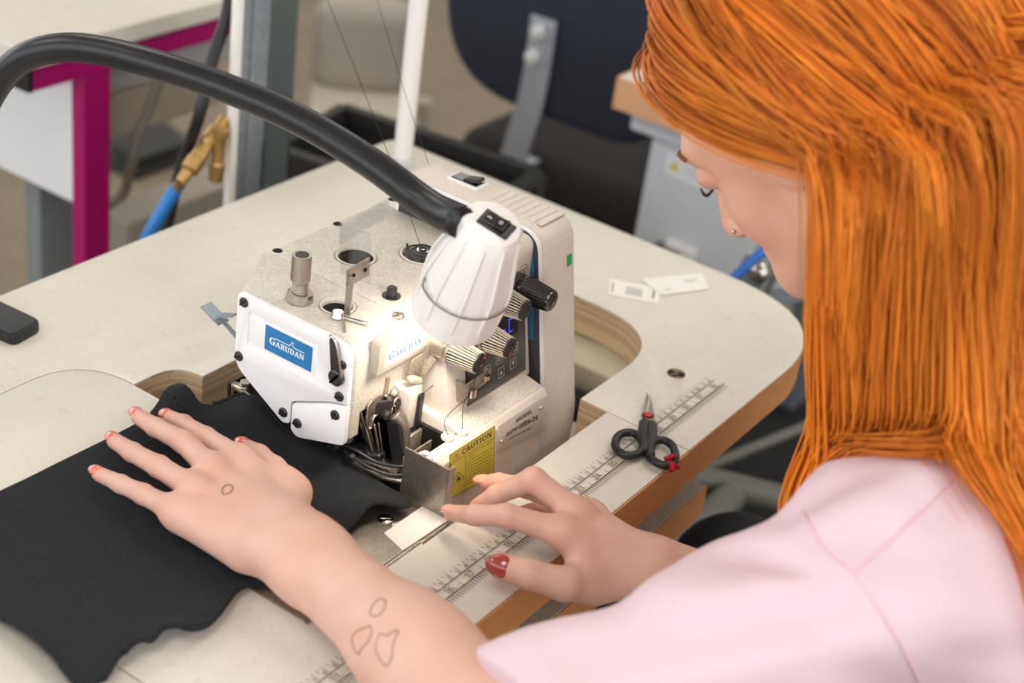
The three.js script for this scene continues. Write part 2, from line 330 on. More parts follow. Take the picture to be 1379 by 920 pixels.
// ------------------------------------------------------------------ the sewing table
const TH = .040;
{
  const t = thing('sewing_table', 'cream laminated plywood sewing table cut out around the overlock machine', 'table', [0, -T, -.26]);
  const top = [[-1.15, .031, .02], [-.318, .031], [-.318, -.4255, .03], [-.0695, -.4255, .06], [-.0695, -.363], [-.019, -.363, .03], [-.019, -.333], [.357, -.333, .05], [.357, -.081, .085], [.196, -.081], [.196, .031], [.52, .031, .14], [.52, -.553, .02], [-1.15, -.553, .02]];
  part(t, 'plywood_core', slab(top, -TH, -.0012, 0, [[.3, -.0415, .0085]]), mt.ply);
  part(t, 'laminate', slab(top, -.0012, 0, .0004, [[.3, -.0415, .0085]]), mt.laminate);
  // brown edge band along the front and round the corner
  const edge = [[-1.14, .0315], [-.318, .0315]], e2 = [[.196, .0312]];
  const cs = outline(top.map(([x, z, r]) => [x, -z, r])).getPoints(12).map((v) => [v.x, -v.y]).filter(([x, z]) => x > .4 && z > -.09);
  const strip = (pts) => { const a = pts, g = []; for (let i = 1; i < a.length; i++) { const p = V(a[i - 1][0], -TH / 2 - .0006, a[i - 1][1]), q = V(a[i][0], -TH / 2 - .0006, a[i][1]); const d = q.clone().sub(p); if (d.length() < 1e-4) continue; g.push(obox(p.add(q).multiplyScalar(.5), d.clone().normalize(), Yv, d.clone().normalize().cross(Yv), d.length() / 2 + .0002, TH / 2 - .0006, .0009)); } return g; };
  part(t, 'edge_band', [strip(edge)], mt.band);
  part(t, 'edge_band', [strip([...e2, ...cs.sort((a, b) => (a[0] - a[1]) - (b[0] - b[1]))])], mt.band);
  const sb = part(t, 'sunken_bolt', [lathe([[0, -.006], [.0062, -.006], [.0062, -.0035], [.005, -.0022], [0, -.002]], V(.3, 0, -.0415), Yv), lathe([[.0085, -.02], [.0089, .0004], [.0078, .0004], [.0078, -.02]], V(.3, 0, -.0415), Yv)], mt.nickel);
  part(sb, 'slot', obox(V(.3, -.0018, -.0415), V(.8, 0, .6), Yv, V(-.6, 0, .8), .005, .0004, .0008), mt.dark);
  const su = part(t, 'support_board', box(-.28, .283, -.121, -.087, -.3, .0195, .001), speckleBoard());
  part(su, 'edge_band', box(-.28, .2835, -.121, -.0875, .0195, .0207), mt.band);
  part(t, 'hanger', box(-.27, -.25, -.087, -TH, -.2, -.16), mt.galv); part(t, 'hanger', box(.25, .27, -.087, -TH, -.32, -.3), mt.galv);
  part(t, 'frame_rail', [box(.31, .36, -.085, -TH - .001, -.5, -.02, .004), box(-1.05, .5, -.1, -TH - .001, -.53, -.49, .004)], M({ color: hex('#c9c2a6'), roughness: .5 }));
  const leg = (x) => part(t, 'leg', [box(x - .03, x + .03, -T + .02, -TH - .001, -.33, -.26, .006), box(x - .035, x + .035, -T, -T + .05, -.58, 0, .01)], mt.galv);
  leg(.40); leg(-1.05);
  mt.bar = M({ color: hex('#6c6b63'), roughness: .5 });
  part(t, 'cross_tube', tube([at(925, 640, 1.95), at(1130, 690, 2.05)], .017, 4, 14), mt.bar);
  part(t, 'cross_tube', tube([at(880, 765, 1.78), at(985, 668, 1.95)], .019, 4, 14), mt.bar);
  part(t, 'cross_tube', tube([at(900, 650, 2.0), at(1120, 560, 2.1)], .007, 4, 10), mt.bar);
  // printed ruler
  ruler(t, 27.75, 32.45);
}
function speckleBoard() { return M({ map: rep(speckle(196, 190, 178, 16, .06, 70), 10), roughness: .55 }); }
function ruler(t, a, b) {
  const I = .0254, z0 = -.0215, z1 = .0085, S = 4200, w = Math.round((b - a) * I * S), h = Math.round((z1 - z0) * S);
  const X = (inch) => (inch - a) * I * S, Y = (z) => (z - z0) * S;
  const tex = canvas(w, h, (c) => {
    c.clearRect(0, 0, w, h); c.strokeStyle = c.fillStyle = '#3d3530'; c.lineCap = 'butt';
    const ln = (x, y, x2, y2, lw) => { c.lineWidth = lw; c.beginPath(); c.moveTo(x, y); c.lineTo(x2, y2); c.stroke(); };
    ln(0, Y(0), w, Y(0), 3.2); ln(0, Y(-.0096), w, Y(-.0096), 3);
    for (let k = Math.ceil(a * 8); k <= b * 8; k++) {
      const x = X(k / 8); ln(x, Y(0), x, Y(.0062), 2.4);
      if (k % 8 === 0) ln(x, Y(-.0096), x, Y(0), 1.9);
      else if (k % 4 === 0) ln(x, Y(-.0052), x, Y(.0), 1.9);
    }
    c.font = '32px sans-serif'; c.textAlign = 'center'; c.textBaseline = 'alphabetic';
    for (let k = Math.ceil(a); k <= b; k++) {
      const s = String(k);
      c.fillText(s[0], X(k) - 10, Y(-.0018)); c.fillText(s[1], X(k) + 11, Y(-.0018)); ln(X(k) + 22, Y(-.0028), X(k) + 22, Y(-.0014), 2);
    }
    c.font = '22px sans-serif';
    for (let k = Math.ceil(a * 2.54 * 2); k <= b * 2.54 * 2; k++) {
      const cm = k / 2, x = X(cm / 2.54);
      if (k % 2 === 0) { ln(x, Y(-.0182), x, Y(-.0096), 1.8); const n = cm % 10; c.fillText(n ? String(n) : String(cm), x - (n ? 9 : 13), Y(-.0108)); }
      else ln(x, Y(-.0182), x, Y(-.0152), 1.8);
    }
  });
  const m = M({ map: tex, transparent: true, roughness: .5, polygonOffset: true, polygonOffsetFactor: -1 });
  const P = (inch, z) => V((inch - 20) * I, .00025, z);
  part(t, 'printed_ruler', sheet(P(a, z0), P(b, z0), P(b, z1), P(a, z1)), m, null, true);
}
{
  // the board that closes the cut-out in front and at the left of the machine
  const t = thing('table_insert', 'cream removable board with a rounded corner and printed ruler in front of the machine', 'board', [-.19, -TH, -.2]);
  const L = [[-.317, .031], [-.317, -.4245, .03], [-.0705, -.4245, .06], [-.0705, -.36], [-.0705, -.052], [.195, -.052], [.195, .031]];
  part(t, 'plywood_core', slab(L, -TH, -.0012), mt.ply);
  part(t, 'laminate', slab(L, -.0012, 0, .0004), mt.laminate);
  part(t, 'edge_band', box(-.317, .195, -TH, -.0012, .031, .0325, .0004), mt.band);
  ruler(t, 8.6, 27.67);
}
// machine pan seen down through the cut-out
{
  const t = thing('machine_tray', 'dark tray under the cut-out that the overlock machine stands in', 'tray', [.02, -.1, -.2]);
  part(t, 'tray_floor', box(-.15, .3, -.1, -.092, -.325, -.06), mt.charcoal);
  part(t, 'tray_rim', [box(-.15, .3, -.092, -.06, -.325, -.321), box(-.15, -.146, -.092, -.06, -.321, -.06), box(.296, .3, -.092, -.06, -.321, -.06)], mt.charcoal);
}

// ------------------------------------------------------------------ loose things on the table
{
  // flat black slab at the left edge of the picture
  const c = [[-.052, -.494, .008], [-.089, -.4935, .008], [-.12, -.56, .008], [-.083, -.561, .008]];
  const a = oy(57, 430, .012), b = oy(18, 452, .012), d = oy(-60, 375, .012);
  const e1 = a.clone().sub(b), e2 = d.clone().sub(a);
  const q = [a, b, b.clone().add(e2), a.clone().add(e2)].map((v) => [v.x, v.z, .009]);
  const t = thing('mobile_phone', 'flat black rounded slab like a phone lying at the left table edge', 'phone', [a.x, 0, a.z]);
  part(t, 'case', slab(q, .0002, .0105, .0015), mt.black);
  const m = q.map(([x, z]) => [mix(x, (a.x + b.x + 2 * e2.x * .5) / 2, .06), mix(z, (a.z + b.z) / 2 + e2.z * .5, .06), .007]);
  part(t, 'back_cover', slab(m, .0105, .0112, .0003), mt.charcoal);
}
{
  const lab = (px, draw, label, h = .0003) => {
    const P = px.map(([x, y]) => oy(x, y, h)), P2 = P.map((v) => v.clone().setY(h + .0004));
    const t = thing('paper_label', label, 'label', [P[0].x, 0, P[0].z], 'paper labels on the table');
    part(t, 'paper', slab(P.map((v) => [v.x, v.z]), h, h + .00025), mt.paper);
    part(t, 'print', sheet(...P2), M({ map: canvas(256, 128, draw, '#f0ede7'), roughness: .7 }), null, true);
  };
  lab([[822, 376], [890, 388], [887, 410], [819, 397]], (c) => { c.fillStyle = '#77736e'; for (let i = 0; i < 7; i++) c.fillRect(86 + i * 12, 38, 5, 64); c.fillRect(14, 24, 6, 80); c.fillRect(218, 26, 7, 70); c.fillRect(226, 40, 4, 50); }, 'white paper label with small grey bars, nearer the machine');
  lab([[862, 376], [945, 368], [955, 389], [892, 398]], (c) => { c.fillStyle = '#8b8781'; c.fillRect(150, 40, 70, 5); c.fillRect(150, 56, 50, 4); c.fillRect(30, 90, 30, 4); }, 'white paper label overlapping another, farther from the machine', .0009);
}
{
  // scissors lying open on the ruler
  const t = thing('scissors', 'small scissors with black plastic handles and a red rivet', 'scissors', [.2, 0, -.03]);
  const q = (x, y, h = .004) => oy(x, y, h);
  const piv = q(872, 562, .006);
  const blade = (pts, y0, y1, n) => part(t, 'blade', slab(pts.map(([x, y]) => { const v = q(x, y, y0); return [v.x, v.z]; }), y0, y1, .0004), mt.steel);
  blade([[871, 529], [866, 548], [864, 572], [876, 574], [879, 558]], .0042, .0058);
  blade([[875, 531], [880, 556], [884, 574], [868, 572], [869, 555]], .0062, .0078);
  const rv = part(t, 'rivet', lathe([[0, .0105], [.002, .0104], [.0034, .0095], [.0036, .0075], [0, .0075]], V(piv.x, 0, piv.z), Yv), M({ color: hex('#c8372b'), roughness: .35 }));
  part(rv, 'washer', lathe([[0, .0082], [.0052, .0082], [.0056, .0074], [0, .007]], V(piv.x, 0, piv.z), Yv), mt.darksteel);
  const loop = (pts, arm) => part(t, 'handle', [tube(pts.map(([x, y]) => q(x, y, .0062)), .0036, 60, 10, true), tube(arm.map(([x, y]) => q(x, y, .0064)), (s) => mix(.0054, .0042, s), 20, 10)], mt.black);
  loop([[830, 591], [838, 584], [851, 583], [861, 589], [866, 599], [862, 609], [850, 614], [837, 611], [829, 602]], [[868, 571], [866, 585], [868, 600], [866, 609]]);
  loop([[877, 604], [881, 595], [893, 593], [904, 599], [909, 610], [908, 621], [898, 627], [886, 624], [876, 616]], [[877, 573], [877, 590], [875, 606], [876, 616]]);
  // red cord knotted round the ring
  const k = q(903, 621, .006);
  const knot = [tube([V(-.006, .003, -.003), V(0, .006, .002), V(.005, .001, 0), V(0, -.003, -.003), V(-.004, .002, .003)].map((v) => v.add(k)), .0022, 30, 8),
    tube([q(902, 622, .008), q(905, 628, .009), q(908, 634, .006)], .0021, 10, 8), tube([q(899, 621, .008), q(903, 629, .006), q(904, 635, .004)], .0021, 10, 8), tube([q(906, 624, .008), q(911, 628, .006), q(914, 630, .003)], .0018, 10, 8)];
  part(t, 'red_thread_knot', knot, M({ color: hex('#a30f24'), roughness: .8 }), 'red thread knotted on one handle');
}
{
  // thread stand at the far right corner
  const b = oy(541, 222, 0), tp = oz(573, -60, b.z);
  const t = thing('thread_stand', 'white upright rod of the thread stand at the far table corner', 'stand', [b.x, 0, b.z]);
  part(t, 'rod', tube([b, V(mix(b.x, tp.x, .15), .55, b.z)], .0105, 4, 24), mt.plastic);
  part(t, 'collar', lathe([[0, 0], [.015, 0], [.015, .006], [.013, .009], [.0106, .01]], b, Yv), M({ color: hex('#c7cac4'), roughness: .4 }));
}

// ------------------------------------------------------------------ the overlock machine
const Zp = V(0, 0, 1), Xn = V(-1, 0, 0), Xp = V(1, 0, 0);
const screwGeo = (p, d, r) => lathe([[0, .0022], [r * .8, .0022], [r, .0012], [r, -.002], [0, -.002]], p, d, 20);
function screw(parent, p, d, r = .0042, turn = .6, mat = mt.darksteel) {
  const s = part(parent, 'screw', screwGeo(p, d, r), mat);
  const u = Math.abs(d.y) > .9 ? V(1, 0, 0) : Yv, a = u.clone().cross(d).normalize(), b = d.clone().cross(a);
  const x = a.clone().multiplyScalar(Math.cos(turn)).addScaledVector(b, Math.sin(turn));
  part(s, 'slot', obox(p.clone().addScaledVector(d, .0022), x, d, x.clone().cross(d), r * .92, .0003, r * .17), mt.dark);
}
// tapered grip: n separate ridges round a core
function fluted(p, d, L, r0, r1, n, depth) {
  const g = [], w = Math.PI * r0 / n * .62;
  for (let i = 0; i < n; i++) {
    const a = i / n * Math.PI * 2, b = new THREE.BoxGeometry(w, L * .96, depth * 2.4), q = b.attributes.position;
    for (let k = 0; k < q.count; k++) { const t = q.getY(k) / L + .5, out = q.getZ(k) > 0, r = mix(r0, r1, t); q.setX(k, q.getX(k) * (out ? .75 : 1) * r / r0); q.setZ(k, out ? r * (t > .9 ? .985 : 1) : r - depth * 1.4); }
    g.push(b.translate(0, L / 2, 0).rotateY(a));
  }
  return g.map((x) => orient(x, d, p));
}
const gripCore = (p, d, L, r0, r1, depth) => lathe([[0, 0], [r0 - depth * .1, 0], [r0 - depth * .6, L * .04], [r1 - depth * .6, L * .97], [r1 - depth, L], [0, L]], p, d, 40);
function garudan(c, x, y, s, color) {
  c.fillStyle = c.strokeStyle = color; c.textBaseline = 'alphabetic'; c.textAlign = 'left';
  c.font = 'bold ' + s * 1.35 + 'px serif'; c.fillText('G', x, y); let q = x + c.measureText('G').width;
  c.font = 'bold ' + s + 'px serif';
  for (const ch of 'ARUDAN') { c.fillText(ch, q, y); q += c.measureText(ch).width; }
  c.lineWidth = s * .09; c.beginPath(); c.moveTo(x + s * .9, y - s * 1.02); c.lineTo(mix(x, q, .55), y - s * 1.02);
  c.quadraticCurveTo(mix(x, q, .6), y - s * 1.06, mix(x, q, .63), y - s * 1.5); c.quadraticCurveTo(mix(x, q, .66), y - s * 1.85, mix(x, q, .69), y - s * 1.5);
  c.moveTo(mix(x, q, .66), y - s * 1.35); c.quadraticCurveTo(mix(x, q, .67), y - s * 1.04, mix(x, q, .74), y - s * 1.02); c.lineTo(q, y - s * 1.02); c.stroke();
}
const mac = thing('overlock_machine', 'white speckled industrial overlock sewing machine with blue name plate and thread tension knobs', 'sewing machine', [.06, -.092, -.19]);
{
  const yT = .13, zB = -.291, zF = -.142;
  // main casting with round openings in the top
  mt.rim = M({ color: hex('#e3dccf'), roughness: .5 });
  const hole1 = V(.054, yT, -.236), hole2 = V(-.021, yT, -.192), hole3 = V(.1, yT, -.202);
  const well = (h, r) => cyl(V(h.x, yT - .022, h.z), V(h.x, yT + .01, h.z), r, r, 40);
  const rim = (h, r) => cyl(V(h.x, yT - .002, h.z), V(h.x, yT + .0006, h.z), r, r + .0026, 40);
  const mainProf = [[zB, .0, .002], [zB, yT, .006], [zF, yT, .022], [zF, .068, .002], [-.2, .05], [-.2, 0]];
  let main = sub(prismX(mainProf, .0055, .152, .0012), well(hole1, .0145), well(hole3, .0165), rim(hole1, .0168), rim(hole3, .019));
  const casting = part(mac, 'casting', main, mt.casting);
  const ring = (h, r) => part(casting, 'opening_rim', lathe([[r, -.006], [r + .0022, .0001], [r + .0016, .0006], [r + .0008, .0004], [r - .0004, -.006]], h, Yv, 40), mt.rim);
  part(casting, 'opening_floor', lathe([[0, -.014], [.0138, -.014], [.0138, -.0012], [.0144, -.0012], [.0144, -.016], [0, -.016]], hole1, Yv), mt.dark);
  ring(hole1, .0145); ring(hole3, .0165);
  part(mac, 'oil_window', lathe([[0, .0045], [.005, .004], [.009, .002], [.012, -.001], [.0155, -.003], [.0165, -.012], [0, -.012]], hole3, Yv, 40), PH({ color: hex('#6d6a66'), roughness: .1, metalness: .35, clearcoat: 1 }));
  const cagePts = []; for (let i = 0; i < 12; i++) { const a = i / 12 * Math.PI * 2, r = i % 2 ? .013 : .0145; cagePts.push(V(hole3.x + Math.cos(a) * r, yT + .001 + (i % 2) * .0012, hole3.z + Math.sin(a) * r)); }
  const cage = [tube(cagePts, .0009, 60, 6, true)];
  for (let k = 0; k < 3; k++) { const r = .003 + k * .003, pts = []; for (let i = 0; i < 10; i++) { const a = i / 10 * 6.283; pts.push(V(hole3.x + Math.cos(a) * r, yT + .0048 - k * .0012, hole3.z + Math.sin(a) * r)); } cage.push(tube(pts, .0006, 40, 6, true)); }
  for (const a of [.4, 2.5, 4.6]) cage.push(tube([V(hole3.x + Math.cos(a) * .0145, yT, hole3.z + Math.sin(a) * .0145), V(hole3.x + Math.cos(a) * .0155, yT + .0045, hole3.z + Math.sin(a) * .0155)], .001, 4, 6));
  part(mac, 'oil_window_ring', cage, mt.darksteel);
  // left cover, its back corner cut off, loft through slices
  const slice = (x) => { const zb = x < .0005 ? zB + (.0005 - x) * .55 : zB; return outline([[-zb, .069, .004], [-zb, yT, .004], [-zF, yT, .022], [-zF, .045, .001], [.2, .038]].map(([a, b, r]) => [-a, b, r])).getPoints(8); };
  const xs = [-.0565, -.055, -.02, 0, .0048], rows = xs.map((x, i) => { const s = slice(x), k = i === 0 ? .0012 : 0; const n = s.length, c = s.reduce((a, p) => [a[0] + p.x / n, a[1] + p.y / n], [0, 0]); return s.map((p) => [x, p.y + Math.sign(c[1] - p.y) * k, p.x + Math.sign(c[0] - p.x) * k]); });
  const LP = [], LI = [], n = rows[0].length; rows.flat().forEach((v) => LP.push(...v));
  for (let j = 0; j < rows.length - 1; j++) for (let i = 0; i < n; i++) { const a = j * n + i, b = j * n + (i + 1) % n; LI.push(a, a + n, b, b, a + n, b + n); }
  [0, rows.length - 1].forEach((j) => { const c = LP.length / 3, s = rows[j].reduce((a, v) => [a[0] + v[0] / n, a[1] + v[1] / n, a[2] + v[2] / n], [0, 0, 0]); LP.push(...s); for (let i = 0; i < n; i++) j ? LI.push(c, j * n + (i + 1) % n, j * n + i) : LI.push(c, i, (i + 1) % n); });
  let lg = new THREE.BufferGeometry(); lg.setAttribute('position', new THREE.Float32BufferAttribute(LP, 3)); lg.setIndex(LI);
  lg = toCreasedNormals(lg, .5);
  const vol = (() => { let v = 0; const p = lg.attributes.position, a = V(), b = V(), c = V(); for (let i = 0; i < p.count; i += 3) { a.fromBufferAttribute(p, i); b.fromBufferAttribute(p, i + 1); c.fromBufferAttribute(p, i + 2); v += a.dot(b.cross(c)); } return v; })();
  if (vol < 0) { const p = lg.attributes.position.array; for (let i = 0; i < p.length; i += 9) for (let k = 0; k < 3; k++) { const s = p[i + 3 + k]; p[i + 3 + k] = p[i + 6 + k]; p[i + 6 + k] = s; } lg = toCreasedNormals(lg.deleteAttribute('normal'), .5); }
  lg = sub(lg, well(hole2, .012), rim(hole2, .0138), box(-.046, .03, .0, .066, -.19, -.1));
  const lc = part(mac, 'left_cover', lg, mt.casting);
  part(lc, 'opening_rim', lathe([[.012, -.006], [.0140, .0001], [.0136, .0006], [.0128, .0004], [.0116, -.006]], hole2, Yv, 40), mt.rim);
  part(lc, 'opening_floor', lathe([[0, -.01], [.0113, -.01], [.0113, -.004], [.0119, -.004], [.0119, -.012], [0, -.012]], hole2, Yv), mt.charcoal);
  // dark mechanism space under the head
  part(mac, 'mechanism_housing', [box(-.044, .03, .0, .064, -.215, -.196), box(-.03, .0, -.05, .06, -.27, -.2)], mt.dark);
  for (const q of [[368, 335], [449, 299], [523, 266]]) { const v = oy(q[0], q[1], yT); part(mac, 'screw_hole', [lathe([[0, .0006], [.0034, .0006], [.0042, 0], [0, 0]], V(v.x, yT, zB + .006), Yv, 16)], mt.dark); }

  // white end plate with recess, its lower plate and screws
  const Xe = -.0572;
  const rec = [[-.247, .118, .004], [-.176, .118, .004], [-.176, .086, .004], [-.247, .086, .004]];
  part(mac, 'end_plate', prismX([[-.259, .1305, .006], [-.163, .1305, .008], [-.1435, .128, .01], [-.1425, .079], [-.149, .0775, .003], [-.16, .074, .006], [-.198, .057, .004], [-.198, .036, .002], [-.205, .033, .004], [-.259, .064, .012]], Xe - .0048, Xe, .0009, [rec]), mt.white);
  part(mac, 'end_plate_recess', prismX(rec.map(([z, y, r]) => [z, y, r]), Xe - .003, Xe - .0005, .0002), mt.white);
  part(mac, 'lower_plate', prismX([[-.1965, .0555, .003], [-.16, .0725, .006], [-.149, .076, .003], [-.1425, .0775], [-.1425, .0415, .004], [-.19, .0265, .006], [-.1965, .031, .003]], Xe - .0048, Xe, .0009), mt.white);
  const xl = Xe - .0034;
  const nameplate = sheet(V(xl, .1125, -.2295), V(xl, .1125, -.1815), V(xl, .0905, -.1815), V(xl, .0905, -.2295));
  part(mac, 'name_plate', box(xl + .0001, xl + .0012, .0905, .1125, -.2295, -.1815), mt.blue);
  part(mac, 'name_print', nameplate, M({ map: canvas(768, 352, (c) => {
    c.fillStyle = '#1f78b4'; c.fillRect(0, 0, 768, 352); for (let i = 0; i < 90; i++) { c.fillStyle = 'rgba(140,190,225,' + rnd(.08, .3) + ')'; c.fillRect(rnd(0, 768), rnd(0, 1) < .5 ? rnd(0, 60) : rnd(270, 352), rnd(3, 26), rnd(2, 8)); }
    garudan(c, 70, 240, 104, '#ffffff');
  }), roughness: .3 }), null, true);
  for (const [z, y, a] of [[-.2515, .1235, .8], [-.254, .0735, .5], [-.2045, .0435, .5], [-.1895, .0405, .3], [-.153, .0655, 1.2], [-.1505, .0835, .4]]) screw(mac, V(Xe - .0046, y, z), Xn, .0042, a);
  screw(mac, V(Xe - .0046, .112, -.15), Xn, .0036, .4);
  const lv = part(mac, 'lever', [prismX([[-.158, .099, .004], [-.149, .099, .004], [-.155, .129, .002], [-.163, .132, .003]].map(([z, y, r]) => [z, y, r]), Xe - .0082, Xe - .0062, .0006)], mt.darksteel);
  part(lv, 'lever_rim', tube([V(Xe - .0075, .099, -.1475), V(Xe - .0075, .116, -.1515), V(Xe - .0075, .132, -.1585), V(Xe - .0075, .1335, -.163)], .0011, 12, 8), mt.chrome);
  const pv = V(Xe - .0075, .1, -.1535);
  part(lv, 'pivot_screw', screwGeo(pv, Xn, .0068), mt.darksteel); part(lv, 'slot', obox(pv.clone().add(V(-.0024, 0, 0)), V(0, .8, .6), Xn, V(0, .6, -.8), .0062, .0004, .0009), mt.dark);

  // knurled presser adjuster, bolt, pins and the clear eye guard on top
  const kn = oy(403, 404, yT);
  part(mac, 'presser_adjuster', [lathe([[.0, 0], [.0112, 0], [.0112, .001], [.0102, .0068], [.0092, .0072], [0, .0072]], kn, V(.12, 1, 0)), cyl(kn, kn.clone().add(V(0, .016, 0)), .0062, .0062)], mt.nickel);
  const th = []; for (let i = 0; i < 8; i++) th.push(new THREE.TorusGeometry(.0062, .0005, 6, 24).rotateX(Math.PI / 2).translate(kn.x, yT + .0085 + i * .0012, kn.z));
  part(mac, 'adjuster_thread', th, mt.nickel);
  const kb = kn.clone().add(V(-.0005, .0185, 0));
  const cap = part(mac, 'adjuster_knob', [gripCore(kb, Yv, .0215, .0078, .0078, .0004), fluted(kb, Yv, .0215, .0078, .0078, 44, .0004)], mt.nickel);
  part(cap, 'knob_top', lathe([[.0054, .0214], [.0054, .0218], [0, .0219]], kb, Yv), mt.darksteel);
  const bo = oy(527, 399, yT);
  part(mac, 'hex_bolt', [lathe([[0, .0085], [.0032, .0085], [.0042, .0076], [.0044, 0], [0, 0]], bo, Yv, 16), lathe([[0, .001], [.0075, .001], [.0075, 0], [0, 0]], bo, Yv)], mt.darksteel);
  const dm = oz(541, 420, zF + .008); part(mac, 'dome_plug', new THREE.SphereGeometry(.0052, 20, 12).scale(1, .5, 1).translate(.004, yT - .001, -.151), mt.nickel);
  const pin = [oy(455, 424, yT + .003), oy(496, 435, yT + .003)];
  part(mac, 'latch_pin', [tube([pin[0].setY(yT + .002), pin[1].setY(yT + .002)], .0016, 4, 10), lathe([[0, .004], [.004, .004], [.0055, 0], [0, 0]], pin[0], Yv)], mt.chrome);
  const gx = oy(470, 425, yT), tk = oy(462, 433, yT);
  const br = part(mac, 'guard_bracket', [tube([tk.clone().add(V(-.012, .001, .012)), tk.clone().add(V(0, .002, 0))], .001, 6, 8),
    bar(V(-.026, yT, -.178), V(-.026, yT + .034, -.178), .006, .0018, Xp, .0006), bar(V(-.028, yT + .031, -.18), V(-.0015, yT + .033, -.18), .016, .0018, Zp, .0006)], mt.steel);
  for (const x of [-.021, -.007]) part(br, 'rivet', lathe([[0, .0006], [.0018, .0004], [.0018, -.001], [0, -.001]], V(x, yT + .032, -.1788), Zp, 12), mt.dark);
  {
    const a = V(-.029, yT + .022, -.182), w = V(.028, 0, 0), up = V(.0, .05, -.0);
    part(mac, 'eye_guard', [bar(V(-.013, yT + .024, -.183), V(-.013, yT + .068, -.188), .002, .03, Zp, .0008), obox(V(-.002, yT + .069, -.188), V(1, .08, 0).normalize(), V(-.08, 1, 0).normalize(), Zp, .029, .0085, .001, .0008)], mt.clear);
  }
  // sheet metal flag behind the end plate
  {
    const X = -.052, f = (x, y) => ox(x, y, X);
    part(mac, 'oil_flag', [bar(f(277, 410), f(301, 435), .012, .0012, V(0, .4, 1)), bar(f(296, 424), f(316, 425), .008, .0012, V(0, 1, .4)), bar(f(300, 432), f(320, 455), .004, .0012, V(0, .4, 1))], mt.galv);
  }

  // front: tension housing, tilted display panel, label box
  const tl = V(0, .985, -.174).normalize(), nl = V(0, .174, .985).normalize();   // up along the panel and out of it
  const pz = (y) => -.108 - (y - .04) * .177;
  part(mac, 'tension_housing', prismX([[-.15, .02], [pz(.037) + .001, .037, .001], [pz(.124) - .001, .124, .008], [-.15, .124]], .028, .1435, .001), mt.shell);
  part(mac, 'upper_housing', prismX([[-.175, .12], [-.124, .12], [-.124, .16, .012], [-.175, .16, .006]], .106, .1488, .001), mt.shell);
  part(mac, 'front_casting', prismX([[-.17, -.02], [-.121, -.02], [-.123, .06, .004], [-.128, .1, .004], [-.17, .1]], .0305, .056, .001), mt.shell);
  const pc = (x, y, o = 0) => V(x, y, pz(y)).addScaledVector(nl, o);
  const dispPanel = obox(pc(.0945, .0825, .0009), Xp, tl, nl, .0425, .04, .0012, .001);
  part(mac, 'display_panel', dispPanel, PH({ map: rep(speckle(50, 49, 48, 10, .05, -30), 14), roughness: .22, clearcoat: .5 }));
  const pface = (x0, x1, y0, y1, o) => sheet(pc(x0, y1, o), pc(x1, y1, o), pc(x1, y0, o), pc(x0, y0, o));
  part(mac, 'display_buttons', pface(.052, .137, .042, .123, .0023), M({ transparent: true, roughness: .4, map: canvas(850, 810, (c) => {
    c.clearRect(0, 0, 850, 810); c.strokeStyle = c.fillStyle = '#b9b4ac'; c.lineWidth = 5;
    const btn = (x, y, k) => { c.strokeRect(x - 42, y - 42, 84, 84); c.beginPath(); if (k === 'u') { c.moveTo(x - 20, y + 20); c.lineTo(x + 20, y + 20); c.lineTo(x, y - 22); } else if (k === 'd') { c.moveTo(x - 20, y - 20); c.lineTo(x + 20, y - 20); c.lineTo(x, y + 22); } else { for (const [a, b] of [[-14, -14], [14, -14], [-14, 14], [14, 14]]) c.rect(x + a - 9, y + b - 9, 18, 18); } c.fill(); };
    for (const [a, b, k] of [[656, 500, 'g'], [675, 502, 'u'], [691, 490, 'd'], [694, 470, 'g'], [672, 484, 'g']]) { const r = ray(a, b), P0 = pc(.09, .08, .0023), v = at(a, b, P0.sub(CP).dot(nl) / r.dot(nl)); btn((v.x - .052) / .085 * 850, (.123 - v.y) / .081 * 810, k); }
  }) }), null, true);
  part(mac, 'display_digits', pface(.098, .125, .083, .101, .0025), M({ transparent: true, color: 0x000000, emissive: 0xffffff, emissiveIntensity: 2.2, emissiveMap: canvas(270, 180, (c) => { c.fillStyle = '#000'; c.fillRect(0, 0, 270, 180); c.strokeStyle = '#5a50ff'; c.lineWidth = 15; c.beginPath(); c.moveTo(28, 150); c.lineTo(28, 95); c.lineTo(80, 95); c.lineTo(80, 150); c.moveTo(190, 30); c.lineTo(140, 30); c.lineTo(140, 140); c.lineTo(190, 140); c.stroke(); }) , map: canvas(270, 180, (c) => { c.clearRect(0, 0, 270, 180); c.fillStyle = 'rgba(10,10,30,.9)'; c.fillRect(0, 0, 270, 180); }) }), null, true);
  part(mac, 'round_sticker', sheet(...(() => { const c = oz(704, 367, -.1235); return [V(c.x - .008, c.y + .008, c.z), V(c.x + .008, c.y + .008, c.z), V(c.x + .008, c.y - .008, c.z), V(c.x - .008, c.y - .008, c.z)]; })()), M({ transparent: true, map: canvas(128, 128, (c) => { c.clearRect(0, 0, 128, 128); c.strokeStyle = '#3a3733'; c.lineWidth = 4; c.beginPath(); c.arc(64, 64, 58, 0, 7); c.stroke(); c.lineWidth = 8; c.beginPath(); c.arc(52, 64, 22, .9, 5.4); c.stroke(); c.beginPath(); c.arc(98, 64, 22, 1.2, 5.1); c.moveTo(78, 64); c.lineTo(96, 64); c.stroke(); }) }), null, true);
  // silver label box on the front
  const lx0 = -.0405, lx1 = .0235, lz = -.1335;
  mt.labelbox = M({ color: hex('#bfb6aa'), roughness: .36, metalness: .25 });
  part(mac, 'front_cover_box', prismZ([[lx0, .0985, .004], [lx0 + .002, .128, .004], [lx1, .128, .003], [lx1, .0985, .003]], zF - .001, lz, .0014), mt.labelbox);
